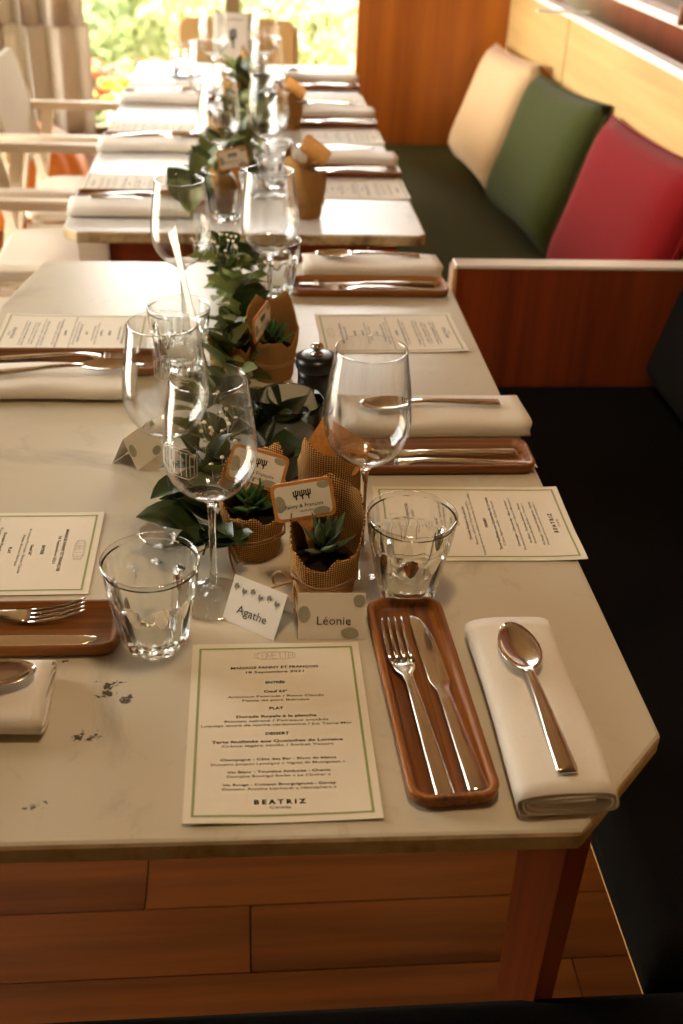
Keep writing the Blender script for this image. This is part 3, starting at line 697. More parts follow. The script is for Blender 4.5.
def tumbler_mesh(rt=.0425, H=.09, facets=9):
    n = facets*6
    def R0(z): u = z/H; return .0285+(rt-.0285)*(u**1.0)+.0012*math.sin(u*PI)
    prof = [0.0, .0015, .006, .012, .02, .028, .036, .042, .045, .048, .050, .052, .054, .056, .058, .060, .062, .064, .066, .070, .078, .085, .0885, H]
    rings = []
    rings.append([(.018*math.cos(2*PI*k/n), .018*math.sin(2*PI*k/n), .0022) for k in range(n)])
    for z in prof:
        rg = []
        for k in range(n):
            th = 2*PI*k/n; d = ((th*facets/(2*PI)+.5) % 1-.5)*2      # -1..1 in facet
            arch = .064-.016*d*d; fa = max(0, min(1, (arch-z)/.003)); r = R0(z)
            if z < .004: r -= .003*(1-z/.004)
            flat = 1-(1-math.cos(PI/facets)/math.cos(d*PI/facets))*1.45
            rr = r*(1-fa)+(r*flat-.0003)*fa
            rg.append((rr*math.cos(th), rr*math.sin(th), z))
        rings.append(rg)
    for r, z in ((rt-.0004, H+.0006), (rt-.0011, H+.0008), (rt-.0018, H+.0004)): rings.append([(r*math.cos(2*PI*k/n), r*math.sin(2*PI*k/n), z) for k in range(n)])
    for z in (.085, .07, .06, .05, .04, .03, .02, .014):
        r = R0(z)-.0020-.0040*max(0, (.06-z)/.06); rings.append([(r*math.cos(2*PI*k/n), r*math.sin(2*PI*k/n), z) for k in range(n)])
    for r, z in ((.021, .0105), (.012, .0092)): rings.append([(r*math.cos(2*PI*k/n), r*math.sin(2*PI*k/n), z) for k in range(n)])
    me = fix_normals(mesh('tumbler', *loft(rings), [M['tumbler'], M['bowl'], M['rim']], True))
    for p in me.polygons:
        if p.center.z > .0865: p.material_index = 2 if p.center.z > H+.0001 else 1
    return me
BOWL = [(.0036, .098), (.0052, .107), (.0120, .1135), (.024, .1215), (.0345, .1335), (.0398, .147), (.0412, .158), (.0408, .172), (.0388, .190), (.0360, .209), (.0330, .2295)]
def bowl_r(z):
    for (r0, z0), (r1, z1) in zip(BOWL, BOWL[1:]):
        if z0 <= z <= z1: return r0+(r1-r0)*(z-z0)/(z1-z0)
    return BOWL[-1][0]
def smooth_prof(p, k=3):
    q = []
    for i in range(len(p)-1):
        p0, p1, p2, p3 = p[max(i-1, 0)], p[i], p[i+1], p[min(i+2, len(p)-1)]
        for j in range(k):
            t = j/k; q.append(tuple(.5*(2*p1[c]+(p2[c]-p0[c])*t+(2*p0[c]-5*p1[c]+4*p2[c]-p3[c])*t*t+(3*p1[c]-p0[c]-3*p2[c]+p3[c])*t**3) for c in (0, 1)))
    q.append(p[-1]); return q
def wineglass_mesh():
    out = smooth_prof(BOWL)
    foot = [(0, 0), (.034, 0), (.0355, .0006), (.0355, .0013), (.033, .0022), (.022, .0036), (.011, .0058), (.0062, .010), (.0043, .018), (.0034, .035), (.0032, .065), (.0033, .088)]
    inner = [(max(r-.0010, 0), z+.0004) for r, z in out if z > .114]; inner = inner[::-1]
    prof = foot+out+[(.03285, .22985), (.0325, .23), (.03215, .22985)]+inner+[(.006, .1150), (0, .1140)]
    me = fix_normals(mesh('wine_glass', *lathe(prof, 48), [M['glass'], M['bowl'], M['rim']], True))
    for p in me.polygons:
        if p.center.z < .0052: p.material_index = 2 if p.center.to_2d().length > .0335 and p.center.z > .0002 else 1
        if p.center.z > .121: p.material_index = 2 if p.center.z > .2292 else 1
    return me
def etch_mesh():
    em = emblem(.041, .027, .0008); v = []
    for x, y, z in em.v:
        zz = .166+y; r = bowl_r(zz)+.00025; a = x/.041; v.append((r*math.sin(a), -r*math.cos(a), zz))
    return mesh('etched_emblem', v, em.f, M['etch'])

ME = dict(tray=tray_mesh(), fork=fork_mesh(), knife=knife_mesh(), spoon=spoon_mesh(), nap=[napkin_mesh(i) for i in range(3)], tumbler=tumbler_mesh(), wine=wineglass_mesh(), etch=etch_mesh())
ME['menu'] = menu_meshes()
def menu(x, y, rot, label):
    pm, bd, dk, lt, em = ME['menu']; o = link('menu_card', pm, None, (x, y, T+.0001), (0, 0, R(rot))); tag(o, label, 'menu', 'menu cards on the tables')
    for nm, me in (('border', bd), ('lettering', dk), ('fine_lettering', lt), ('emblem', em)): link(nm, me, o)['kind'] = 'stuff'
    return o
def put(name, me, x, y, z, rot, label, cat, group, rx=0): return tag(link(name, me, None, (x, y, z), (R(rx), 0, R(rot))), label, cat, group)
def rotv(x, y, rot): c, s = math.cos(R(rot)), math.sin(R(rot)); return x*c-y*s, x*s+y*c
def setting(where, rot, m, t, n, fk=(-.010, -.018, 3), kn=(.014, -.012, 3), sp=(-.003, -.01, 2), mrot=0, trot=0, nrot=0, ni=0, msc=1.0, nsc=(1, 1)):
    menu(m[0], m[1], rot+mrot, f'cream menu card with green border {where}')
    put('wooden_tray', ME['tray'], t[0], t[1], T, rot+trot, f'dark wooden cutlery tray {where}', 'tray', 'wooden cutlery trays')
    for nm, me, (dx, dy, da) in (('fork', ME['fork'], fk), ('dinner_knife', ME['knife'], kn)):
        a, b = rotv(dx, dy, rot+trot); put(nm, me, t[0]+a, t[1]+b, T+.0052, rot+trot+da, f"steel {'fork' if nm == 'fork' else 'knife'} in the wooden tray {where}", 'fork' if nm == 'fork' else 'knife', 'cutlery in the wooden trays')
    o = put('napkin', ME['nap'][ni], n[0], n[1], T, rot+nrot, f'rolled white linen napkin {where}', 'napkin', 'rolled napkins'); o.scale = (nsc[0], nsc[1], 1)
    a, b = rotv(sp[0], sp[1], rot+nrot); put('spoon', ME['spoon'], n[0]+a, n[1]+b, T+.0252, rot+nrot+sp[2], f'steel spoon on the napkin {where}', 'spoon', 'spoons on the napkins')
# near table
setting('at the near end of the near table', 0, (.0245, .664), (.1495, .694), (.237, .664), fk=(-.012, -.016, 2.5), kn=(.014, -.010, 2.5), sp=(-.003, .008, 2.5), trot=2.2, nsc=(1, .93))
setting('cut by the frame, window side of near table', -90, (-.256, .923), (-.240, .790), (-.262, .691), fk=(-.014, -.012, 4), kn=(.018, -.008, -1), sp=(.0, .010, 8), ni=1, nsc=(1.03, .86))
setting('beside the bench-side tumbler on the near table', 90, (.243, .970), (.208, 1.106), (.232, 1.205), fk=(-.020, -.018, -2), kn=(.006, .0, 0), sp=(-.005, .014, 5), mrot=-1.5, ni=2, nsc=(1.15, 1.0))
setting('at the far bench-side corner of the near table', 90, (.212, 1.498), (.20, 1.678), (.212, 1.765), fk=(-.018, -.015, -3), kn=(.010, .0, 0), sp=(.004, .016, 4), mrot=1.5, ni=0)
setting('behind the wine glasses, window side of near table', -90, (-.247, 1.487), (-.243, 1.375), (-.252, 1.300), fk=(-.012, -.006, 4), kn=(.016, -.008, 2), sp=(-.004, .025, 7), ni=2, nsc=(1.1, .94))
# far table
for i, (nm, my, ty, ny) in enumerate([('first from its front', 2.29, 2.175, 2.085), ('second from its front', 2.80, 2.675, 2.585), ('third from its front', 3.33, 3.20, 3.115)]):
    setting(f'on the far table window side, {nm}', -90, (-.225, my), (-.205, ty), (-.215, ny), ni=i, sp=(-.025, .02, 4))
for i, (nm, my, ty, ny) in enumerate([('first from its front', 2.28, 2.405, 2.50), ('second from its front', 2.75, 2.89, 2.985), ('third from its front', 3.20, 3.38, 3.475)]):
    setting(f'on the far table bench side, {nm}', 90, (.235, my), (.215, ty), (.228, ny), ni=2-i, sp=(.02, .03, 6))

# ------------------------------------------------------------------ glassware
def wine(x, y, rot, label):
    o = link('wine_glass', ME['wine'], None, (x, y, T+.0004), (0, 0, R(rot))); tag(o, label, 'wine glass', 'stemmed wine glasses'); link('etched_emblem', ME['etch'], o); return o
def tumbler(x, y, rot, label): return tag(link('tumbler', ME['tumbler'], None, (x, y, T+.0004), (0, 0, R(rot))), label, 'tumbler', 'faceted tumblers')
wine(-.032, .838, -42, 'empty stemmed wine glass standing behind the angled name card, white emblem on its bowl')
wine(-.077, .958, 170, 'empty wine glass half hidden behind the frontmost one, by the dark leaves')
wine(.1125, .900, 100, 'empty wine glass beside the front burlap pot on the bench side')
wine(-.086, 1.461, 60, 'empty wine glass in front of the pale standing table card')
wine(.035, 1.515, 120, 'empty wine glass before the tumbler at the far edge of the near table')
for (x, y, rz, lb) in [(-.047, 2.17, 10, 'wine glass on the far table just behind the tumbler holding a pot'), (.047, 2.22, 70, 'wine glass on the far table by the upright tumbler, bench side'),
        (-.085, 2.62, 30, 'wine glass midway along the far table on the window side'), (.055, 2.70, 200, 'wine glass midway along the far table on the bench side'),
        (-.08, 3.18, 120, 'wine glass near the far end of the back table, window side'), (.06, 3.22, 160, 'wine glass near the far end of the back table, bench side')]: wine(x, y, rz, lb)
tumbler(-.083, .774, 8, 'clear faceted tumbler beside the wooden tray on the window side, front of the table')
tumbler(.152, .844, 25, 'clear faceted tumbler above the fork tray on the bench side')
tumbler(-.088, 1.368, 3, 'clear faceted tumbler by the standing table card, under the leaning sliver')
tumbler(.045, 1.651, 14, 'clear faceted tumbler at the far edge of the near table')
tumbler(-.036, 2.066, 9, 'faceted tumbler on the far table with a burlap pot inside')
tumbler(.058, 2.30, 2, 'faceted tumbler on the far table behind the wrapped pot')
tumbler(-.179, 3.52, 2, 'faceted tumbler on a dark coaster at the end of the far table')
obj_c = obj('slate_coaster', *lathe([(0, 0), (.055, 0), (.057, .002), (.055, .004), (0, .004)], 24), M['slate'], None, False, (-.179, 3.52, T)); tag(obj_c, 'dark round coaster under a tumbler at the far table end', 'coaster')
bpy.data.objects['tumbler.006'].location.z += .0042
# straight glass with a grey tint
def straight_glass():
    p = [(0, 0), (.034, 0), (.0355, .002), (.038, .05), (.0405, .084), (.0400, .0852), (.0388, .084), (.0365, .05), (.034, .012), (.03, .009), (0, .008)]
    return tag(obj('straight_glass', *lathe(p, 48), M['grey_tint'], None, True, (.047, 1.10, T)), 'dark straight-sided glass in front of the pepper mill', 'glass')
fix_normals(straight_glass().data)
# pepper mill
pm_ = tag(empty('pepper_mill', (.088, 1.245, T)), 'short black pepper mill with a chrome knob', 'pepper mill')
obj('body', *lathe([(0, 0), (.023, 0), (.0245, .002), (.0247, .02), (.0238, .032), (.0236, .045), (.0240, .056), (0, .056)], 32), M['black'], pm_, True)
obj('cap', *lathe([(0, .0565), (.0235, .0565), (.0262, .059), (.0268, .068), (.0255, .073), (.018, .0755), (0, .0762)], 32), M['black'], pm_, True)
obj('knob', *lathe([(0, .0762), (.008, .0762), (.0078, .0775), (.0045, .079), (.004, .081), (.0075, .0835), (.0085, .0865), (.0065, .0895), (0, .0905)], 24), M['chrome'], pm_, True)

# ------------------------------------------------------------------ burlap-wrapped succulents with tags
def leaf_solid(L, Wd, th, n=6, m=7, tip=.75):
    rings = []
    for i in range(m):
        t = i/(m-1); w = Wd*math.sin(PI*min(1, .12+t*.88))**tip*(1-.25*t); w = max(w, .0004); z = .18*L*t*t
        rings.append([(w*math.cos(2*PI*k/n), L*t, z+th*(w/Wd)*math.sin(2*PI*k/n)) for k in range(n)])
    return loft(rings)
SUC = mesh('leaf', *leaf_solid(.036, .0066, .003), M['succ'], True); SUC2 = mesh('leaf', *leaf_solid(.029, .0076, .0026), M['succ2'], True)
def wrap_mesh(front, r0=.0265, r1=.0335, lo=.052, hi=.105, seed=0, flare=.2):
    """burlap square gathered round a pot: low lip on the side towards `front`, pointed corners behind"""
    rnd = random.Random(seed); n, m = 40, 11; rings = []; ph = [rnd.uniform(0, 6) for _ in range(4)]
    for shell in (0, 1):
        js = range(m) if shell == 0 else range(m-1, -1, -1)
        for j in js:
            t = j/(m-1); rg = []
            for k in range(n):
                a = 2*PI*k/n; d = a-R(front); back = (1-math.cos(d))/2
                top = lo+(hi-lo)*back**1.3+.014*max(0, math.cos(2*(d-2.3)))**3*back+.0045*math.sin(5*a+ph[0])+.002*math.sin(11*a+ph[3])
                z = top*t; zz = min(z, .05)/.05
                r = r0+(r1-r0)*zz+(.012*flare*((z-.05)/.05) if z > .05 else 0)+.0009*math.sin(7*a+ph[1]+z*60)+.0012*math.sin(3*a+ph[2])*t
                if t < .02: r -= .002
                r -= shell*.0014
                rg.append((r*math.cos(a), r*math.sin(a), z if not shell else max(z, .0015)))
            rings.append(rg)
    v, f = loft(rings, False, True); return fix_normals(mesh('burlap_wrap', v, f, M['burlap'], True))
def potted(x, y, front, label, seed, z=T, plant='succ', sc=1.0, bow=None, lo=.052, hi=.105, nleaf=16):
    t = tag(empty('potted_succulent', (x, y, z)), label, 'potted plant', 'burlap-wrapped succulents'); rnd = random.Random(seed)
    t.scale = (sc, sc, sc)
    link('burlap_wrap', wrap_mesh(front, lo=lo, hi=hi, seed=seed), t)
    obj('soil', *lathe([(.0295, .040), (.02, .0445), (0, .046)], 20), M['soil'], t, True)
    ring = [((.0315+.0004*math.sin(k*2))*math.cos(2*PI*k/24), (.0315+.0004*math.sin(k*2))*math.sin(2*PI*k/24), .026+.0015*math.sin(k)) for k in range(24)]
    tw = MB(); tw.add(tube(ring, .0012, 6, True)); tw.add(tube([(p[0]*1.002, p[1]*1.002, p[2]+.003) for p in ring], .0011, 6, True))
    if bow is not None:
        b = R(bow); o = Vector((math.cos(b), math.sin(b), 0)); s = Vector((-o.y, o.x, 0)); P0 = o*.033+Vector((0, 0, .027))
        for sg, ln in ((1, .030), (-1, .022)):
            tw.add(tube(smooth_path([P0, P0+s*sg*ln*.5+o*.008+Vector((0, 0, .006)), P0+s*sg*ln+o*.010+Vector((0, 0, -.004)), P0+s*sg*ln*.9+o*.010+Vector((0, 0, -.012)), P0+s*sg*ln*.4+o*.006+Vector((0, 0, -.006)), P0]), .0013, 6))
            tw.add(tube(smooth_path([P0, P0+s*sg*ln*.6+o*.012+Vector((0, 0, -.01)), P0+s*sg*ln*1.3+o*.02+Vector((0, 0, -.0245))]), .0012, 6))
    link('twine', tw.mesh('twine', M['twine'], True), t)
    me = SUC if plant == 'succ' else SUC2
    for i in range(nleaf):
        lay = i/nleaf; a = i*2.39996+rnd.uniform(-.2, .2); el = R(12+62*lay+rnd.uniform(-6, 6)); s = rnd.uniform(.85, 1.2)*(1.05-.35*lay)
        q = link('leaf', me, t, (.002*math.cos(a), .002*math.sin(a), .048+.013*lay), (el, 0, a)); q.scale = (s, s, s)
    return t
VIEWF = -95
potted(.072, .846, VIEWF-10, 'front burlap-wrapped succulent with twine bow, behind the two name cards', 3, bow=-150, lo=.050, hi=.108, nleaf=15)
potted(.006, .924, VIEWF+5, 'burlap-wrapped succulent with bright leaves, beside the front wine glass stem', 5, plant='succ2', bow=-140, lo=.052, hi=.10, nleaf=22)
potted(.086, .962, 80, 'burlap-wrapped pot seen from behind, its plain wooden tag facing away', 8, lo=.06, hi=.11)
potted(.036, 1.345, -75, 'burlap-wrapped plant in the garland by the pepper mill', 11, plant='succ2', lo=.058, hi=.10, nleaf=22)
potted(-.020, 1.335+.0, 60, 'small burlap pot buried among the eucalyptus leaves', 12, lo=.05, hi=.07, sc=.85)
potted(-.036, 2.066, 60, 'burlap pot standing inside a tumbler on the far table', 13, z=T+.0145, sc=.70, lo=.07, hi=.11)
potted(.118, 2.085, 20, 'burlap-wrapped pot at the front edge of the far table', 14, lo=.07, hi=.105, sc=1.1)
potted(-.04, 2.50, 20, 'burlap pot among glasses midway down the far table', 15, lo=.06, hi=.1)
potted(.115, 2.84, 20, 'burlap pot beside the second bench-side setting of the far table', 16, lo=.06, hi=.1)
potted(-.02, 3.02, 20, 'burlap pot near the far end of the garland on the back table', 17, lo=.06, hi=.1)
potted(.03, 3.40, 20, 'burlap pot at the far end of the back table by the standing card', 18, lo=.06, hi=.1)

def rrect(hx, hy, r, z, k=4):
    p = []
    for cx, cy, a0 in ((hx-r, hy-r, 0), (-hx+r, hy-r, 90), (-hx+r, -hy+r, 180), (hx-r, -hy+r, 270)):
        for i in range(k+1): a = R(a0+90*i/k); p.append((cx+r*math.cos(a), cy+r*math.sin(a), z))
    return p
def tag_protos():
    hx, hy, th = .029, .0185, .0024
    bm = MB(); bm.add(loft([rrect(hx, hy, .006, -th), rrect(hx, hy, .006, 0)]))
    # stake: widens below the board and narrows to a point
    st = [(-.010, -hy+.001), (-.005, -hy-.007), (-.0036, -hy-.016), (-.0028, -hy-.034), (0, -hy-.040), (.0028, -hy-.034), (.0036, -hy-.016), (.005, -hy-.007), (.010, -hy+.001)]
    sk = MB(); sk.add(loft([[(x, y, -th) for x, y in st], [(x, y, 0) for x, y in st]]))
    pp = MB(); pp.add(loft([rrect(hx-.0032, hy-.0032, .0045, .0001), rrect(hx-.0032, hy-.0032, .0045, .0005)]))
    tx = MB(); text_line(tx, 'Fanny & François', 0, -.0045, .036, .0036, .0); text_line(tx, '18.09.2021', .002, -.0098, .013, .0018)
    for k in range(3):      # three little cactus drawings
        cx = -.006+k*.0058; 
        for a, b in (((cx, .0015), (cx, .0095)), ((cx-.0019, .0048), (cx, .0038)), ((cx-.0019, .0048), (cx-.0021, .0088)), ((cx+.0019, .0056), (cx, .0044)), ((cx+.0019, .0056), (cx+.0021, .0092))): stroke(tx, a, b, .0012)
    blots = []
    def disc(cx, cy, rx, ry):
        bl = MB()
        p = [(max(-hx+.0034, min(hx-.0034, cx+rx*math.cos(2*PI*k/18))), max(-hy+.0034, min(hy-.0034, cy+ry*math.sin(2*PI*k/18))), .0006) for k in range(18)]; bl.quad(*p); blots.append(bl.mesh('ink_blot', M['blob']))
    disc(-.0225, -.001, .0055, .008); disc(.021, .0125, .0065, .004); disc(.0155, -.0125, .008, .0042)
    tx.v = [(x, y, .0008) for x, y, z in tx.v]
    return bm.mesh('board', M['tagwood']), sk.mesh('stake', M['tagwood']), pp.mesh('paper_label', M['card']), tx.mesh('lettering', M['ink']), blots
TP = tag_protos()
def plant_tag(loc, yaw, tilt, roll, label, paper=True):
    """loc is the board's centre; face looks along -Y before yaw, tilt leans the top back"""
    m = Matrix.Rotation(R(yaw), 4, 'Z') @ Matrix.Rotation(R(90-tilt), 4, 'X') @ Matrix.Rotation(R(roll), 4, 'Z')
    t = tag(empty('plant_tag', loc), label, 'tag', 'wooden plant tags'); t.rotation_euler = m.to_euler()
    link('board', TP[0], t); link('stake', TP[1], t)
    if paper:
        o = link('paper_label', TP[2], t); link('lettering', TP[3], o)['kind'] = 'stuff'; [link('ink_blot', b, o) for b in TP[4]]
    return t
plant_tag((.052, .864, T+.094), -4, 20, 11, 'wooden paddle tag with couple names and cactus drawing, tilted above the front succulent')
plant_tag((.010, .932, T+.090), -8, 22, -12, 'wooden paddle tag in the succulent behind the front wine glass')
plant_tag((.092, .950, T+.104), 170, -28, 28, 'plain back of a wooden paddle tag leaning behind the front pot')
plant_tag((.022, 1.330, T+.083), 68, 0, 8, 'wooden tag seen edge-on in the pot by the pepper mill')
plant_tag((-.020, 2.05, T+.115), 10, 12, 10, 'small wooden tag in the pot inside the far tumbler')
plant_tag((.135, 2.095, T+.122), 150, 5, 30, 'orange wooden tag in the pot at the far table edge')
plant_tag((.128, 2.84, T+.095), 150, 5, 30, 'wooden tag in the pot beside the second bench-side setting')

# ------------------------------------------------------------------ name cards (folded tents) and tall table cards
def tent(x, y, rot, name, label, style, w=.061, h=.043, lean=26):
    t = tag(empty('place_card', (x, y, T+.0006)), label, 'name card', 'folded name cards'); t.rotation_euler = (0, 0, R(rot)); th = .0005
    a = R(lean)
    H = h*math.cos(a); D = h*math.sin(a)
    def panel(sg):
        n = Vector((0, -sg*math.cos(a), math.sin(a)))*th
        p = [Vector((-w/2, -sg*D, 0)), Vector((w/2, -sg*D, 0)), Vector((w/2, 0, H)), Vector((-w/2, 0, H))]
        return p+[q-n for q in p], [(0, 1, 2, 3), (7, 6, 5, 4), (0, 4, 5, 1), (1, 5, 6, 2), (2, 6, 7, 3), (3, 7, 4, 0)]
    fr = obj('front_flap', *panel(1), M['card'], t); fix_normals(fr.data); bk_ = obj('back_flap', *panel(-1), M['card'], t); fix_normals(bk_.data)
    mm = Matrix.Translation((0, -D, 0)) @ Matrix.Rotation(PI/2-a, 4, 'X')      # local (x, y up the flap)
    mm = mm @ Matrix.Translation((0, 0, .0006))
    if name:
        tx = MB(); text_line(tx, name, .002 if style else 0, h*(.42 if style else .34), w*(.50 if style else .56), h*.19, -.004)
        o = link('lettering', mesh('lettering', [tuple(mm @ Vector(p)) for p in tx.v], tx.f, M['ink']), fr)
    bl = MB()
    if style:
        for cx, cy, rx, ry in ((-w/2+.0055, h*.55, .0056, .0075), (w/2-.0055, h*.84, .0055, .0055), (w*.27, h*.15, .008, .005)):
            bl.quad(*[(max(-w/2+.0002, min(w/2-.0002, cx+rx*math.cos(2*PI*k/20)*(1+.05*math.sin(5*k)))), min(h-.0003, cy+ry*math.sin(2*PI*k/20)), 0) for k in range(20)])
    else:
        for k in range(6):
            cx = -w*.40+k*w*.155; cy = h*.78-(k % 2)*.003
            for s in range(3): bl.quad(*[(cx+(s-1)*.0016+.0011*math.cos(2*PI*q/8), cy+.0012*((s+k) % 2)+(.0026-.0004*s)*math.sin(2*PI*q/8), 0) for q in range(8)])
            stroke(bl, (cx, cy-.004), (cx, cy), .0006)
    link('ink_drawing', mesh('ink_drawing', [tuple(mm @ Vector(p)) for p in bl.v], bl.f, M['blob'] if style else M['drawing']), fr)['kind'] = 'stuff'
    return t
tent(.0755, .792, -2, 'Léonie', 'upright name card reading Léonie, with grey-green blots', True)
tent(.012, .808, -36, 'Agathe', 'angled name card reading Agathe, with a row of small drawings', False, w=.058, h=.044, lean=30)
tent(-.125, 1.12, 60, '', 'blank side of a folded card behind the second wine glass', True, w=.055, h=.04)
def table_card(x, y, yaw, label, z=T+.05, w=.11, h=.155, lean=6):
    t = tag(empty('table_card', (x, y, T)), label, 'card', 'tall table cards'); t.rotation_euler = (0, 0, R(yaw))
    v, f = sheet(w/2, h/2, 6, 8, lambda a, b: .004*math.sin(b*16)+.002*math.sin(a*20), .0006)
    mm = Matrix.Translation((0, 0, z-T+h/2)) @ Matrix.Rotation(R(90-lean), 4, 'X')
    c = obj('card', [mm @ Vector(p) for p in v], f, M['cardback'], t, True); fix_normals(c.data)
    tx = MB(); text_line(tx, 'Fanny & François', 0, h*.36, w*.55, .006)
    for a, b in (((0, -.03), (0, .02)), ((-.008, -.004), (0, -.012)), ((-.008, -.004), (-.008, .014)), ((.008, .0), (0, -.008)), ((.008, .0), (.008, .018))): stroke(tx, a, b, .005)
    tx.v = [tuple(mm @ Vector((p[0], p[1], .0009+.004*math.sin(p[1]*16)+.002*math.sin(p[0]*20)))) for p in tx.v]
    link('lettering', mesh('lettering', tx.v, tx.f, M['ink']), c)['kind'] = 'stuff'
    pg = MB(); pg.add(loft([[(s*.0045, u*.002-.0035, z_) for s, u in ((-1, -1), (1, -1), (1, 1), (-1, 1))] for z_ in (.0, z-T+.022)])); pg.add(loft([[(s*.0045, u*.002+.0045, z_) for s, u in ((-1, -1), (1, -1), (1, 1), (-1, 1))] for z_ in (.0, z-T+.022)]))
    link('peg', pg.mesh('peg', M['chairwood']), t)
    bs = obj('peg_base', *lathe([(0, 0), (.02, 0), (.02, .006), (.0, .006)], 16), M['chairwood'], t)
    return t
def leaning_card(P1, P2, w, h, turn, label):
    """stiff card stuck cornerwise among the leaves; P1 is its lowest corner, P2 the opposite one"""
    P1, P2 = Vector(P1), Vector(P2); d = (P2-P1).normalized(); side = d.cross(Vector((.03, -.80, .55))).normalized()
    side = Matrix.Rotation(R(turn), 3, d) @ side; e = side.cross(d)
    ph = math.atan2(w, h); s1 = d*math.cos(ph)+e*math.sin(ph); s2 = d*math.sin(ph)-e*math.cos(ph)
    t = tag(empty('table_card', P1), label, 'card', 'tall table cards'); v, f = sheet(.5, .5, 6, 8, lambda a, b: 0, 1)
    o = obj('card', [s1*((b+.5)*h)+s2*((a+.5)*w)+side*(c*.0006+.003*math.sin((a+b)*3)) for a, b, c in v], f, M['cardback'], t, True); fix_normals(o.data)
    m = s1*h*.3+s2*w*.3; obj('stake', *tube([m, m*.5+Vector((0, .004, -.02)), Vector((.012, .02, T-P1.z+.001))], .002, 6), M['chairwood'], t)
leaning_card((-.052, 1.270, T+.078), (-.101, 1.42, T+.172), .105, .148, 5, 'pale card seen almost edge-on, leaning out of the leaves before a wine glass')
table_card(-.03, 3.55, 4, 'upright white table card with a small drawing at the end of the far table', z=T+.045, w=.115, h=.13, lean=10)

# ------------------------------------------------------------------ eucalyptus garland
def leaf_mesh(name, L, Wd, mat, curl=.2):
    v, f = [], []; m = 7
    for i in range(m):
        t = i/(m-1); w = Wd/2*math.sin(PI*(.04+.96*t)**.85)**.8 if 0 < t < 1 else .0004; z = curl*L*(t-.5)**2*-1
        v += [(-w, L*t, z+w*.25), (-w*.5, L*t, z+w*.09), (0, L*t, z), (w*.5, L*t, z+w*.09), (w, L*t, z+w*.25)]
    for i in range(m-1):
        for j in range(4): a = i*5+j; f.append((a, a+1, a+6, a+5))
    return mesh(name, v, f, mat, True)
LF = [leaf_mesh('leaf', .046, .034, M['leaf']), leaf_mesh('leaf', .038, .033, M['leaf'], .5), leaf_mesh('leaf', .058, .036, M['leafdark'], .3), leaf_mesh('leaf', .050, .030, M['leafdark'], -.2)]
def sprig(pts, n_, label, seed, kinds=(0, 1), spread=.03, zmin=.006, bl=0, sc=1.0, cat='sprig'):
    n = int(n_*2.1); sc *= 1.08; rnd = random.Random(seed); pts = [Vector(p) for p in pts]; o0 = pts[0]
    t = tag(empty('eucalyptus_sprig', o0), label, cat, 'eucalyptus garland'); loc = [p-o0 for p in pts]
    obj('stem', *tube(loc, [.0022-.0012*i/(len(loc)-1) for i in range(len(loc))], 5), M['stem'], t, True)
    for i in range(n):
        u = (i+.5)/n*(len(loc)-1); k = min(int(u), len(loc)-2); p = loc[k].lerp(loc[k+1], u-k); d = (loc[k+1]-loc[k]).normalized()
        a = math.atan2(d.y, d.x)+(1 if i % 2 else -1)*rnd.uniform(.5, 1.5)
        el = rnd.uniform(.0, 1.1); s = rnd.uniform(.75, 1.15)*sc
        base = p+Vector((rnd.uniform(-1, 1)*spread*.3, rnd.uniform(-1, 1)*spread*.3, rnd.uniform(0, .012)))
        q = link('leaf', LF[rnd.choice(kinds)], t, base, Matrix.Rotation(a-PI/2, 4, 'Z').to_euler()); 
        q.rotation_euler = (Matrix.Rotation(a-PI/2, 4, 'Z') @ Matrix.Rotation(el, 4, 'X') @ Matrix.Rotation(rnd.uniform(-.6, .6), 4, 'Y')).to_euler(); q.scale = (s, s, s)
    if bl:
        b = MB(); sm = lathe([(0, -.0022), (.002, -.0012), (.0024, 0), (.0018, .0014), (0, .002)], 6)
        for i in range(bl):
            u = rnd.uniform(.2, 1)*(len(loc)-1); k = min(int(u), len(loc)-2); p = loc[k].lerp(loc[k+1], u-k)+Vector((rnd.gauss(0, .018), rnd.gauss(0, .02), rnd.uniform(.015, .055)))
            b.add(sm, Matrix.Translation(p)); b.add(tube([p, p+Vector((rnd.gauss(0, .006), rnd.gauss(0, .006), -.018))], .0003, 3))
        o = link('blossoms', b.mesh('blossoms', M['blossom'], True), t); o['kind'] = 'stuff'
    return t
Z = T
sprig([(.0, 1.02, Z+.02), (-.022, .97, Z+.03), (-.036, .93, Z+.022), (-.044, .90, Z+.01)], 11, 'dark broad leaves between the two front wine glass stems', 21, (2, 3), sc=1.0)
sprig([(.0, 1.16, Z+.015), (-.03, 1.09, Z+.035), (-.045, 1.03, Z+.04), (-.04, .985, Z+.035)], 13, 'leafy sprig with tiny white blossoms seen through the front wine glass', 22, (0, 2, 3), bl=34)
sprig([(.0, 1.30, Z+.015), (-.03, 1.22, Z+.035), (-.06, 1.14, Z+.04)], 12, 'sprig of grey-green leaves behind the second wine glass', 23, (0, 1, 2))
sprig([(.04, 1.19, Z+.01), (.02, 1.16, Z+.025), (.03, 1.08, Z+.02), (.035, 1.03, Z+.015)], 9, 'dark sprig curling round the straight glass', 24, (2, 3))
sprig([(.01, 1.47, Z+.02), (-.005, 1.41, Z+.04), (-.02, 1.36, Z+.045), (-.03, 1.28, Z+.035)], 14, 'broad grey-green leaves beside the pot by the pepper mill', 25, (0, 1, 0, 2))
sprig([(-.01, 1.62, Z+.02), (-.02, 1.56, Z+.045), (-.015, 1.49, Z+.05), (.0, 1.43, Z+.045)], 15, 'thick eucalyptus sprig in the middle of the near garland', 26, (0, 1, 2))
sprig([(-.03, 1.79, Z+.02), (-.04, 1.72, Z+.05), (-.035, 1.65, Z+.06), (-.02, 1.58, Z+.05)], 16, 'eucalyptus sprig with blossoms at the far end of the near table', 27, (0, 0, 1, 3), bl=40)
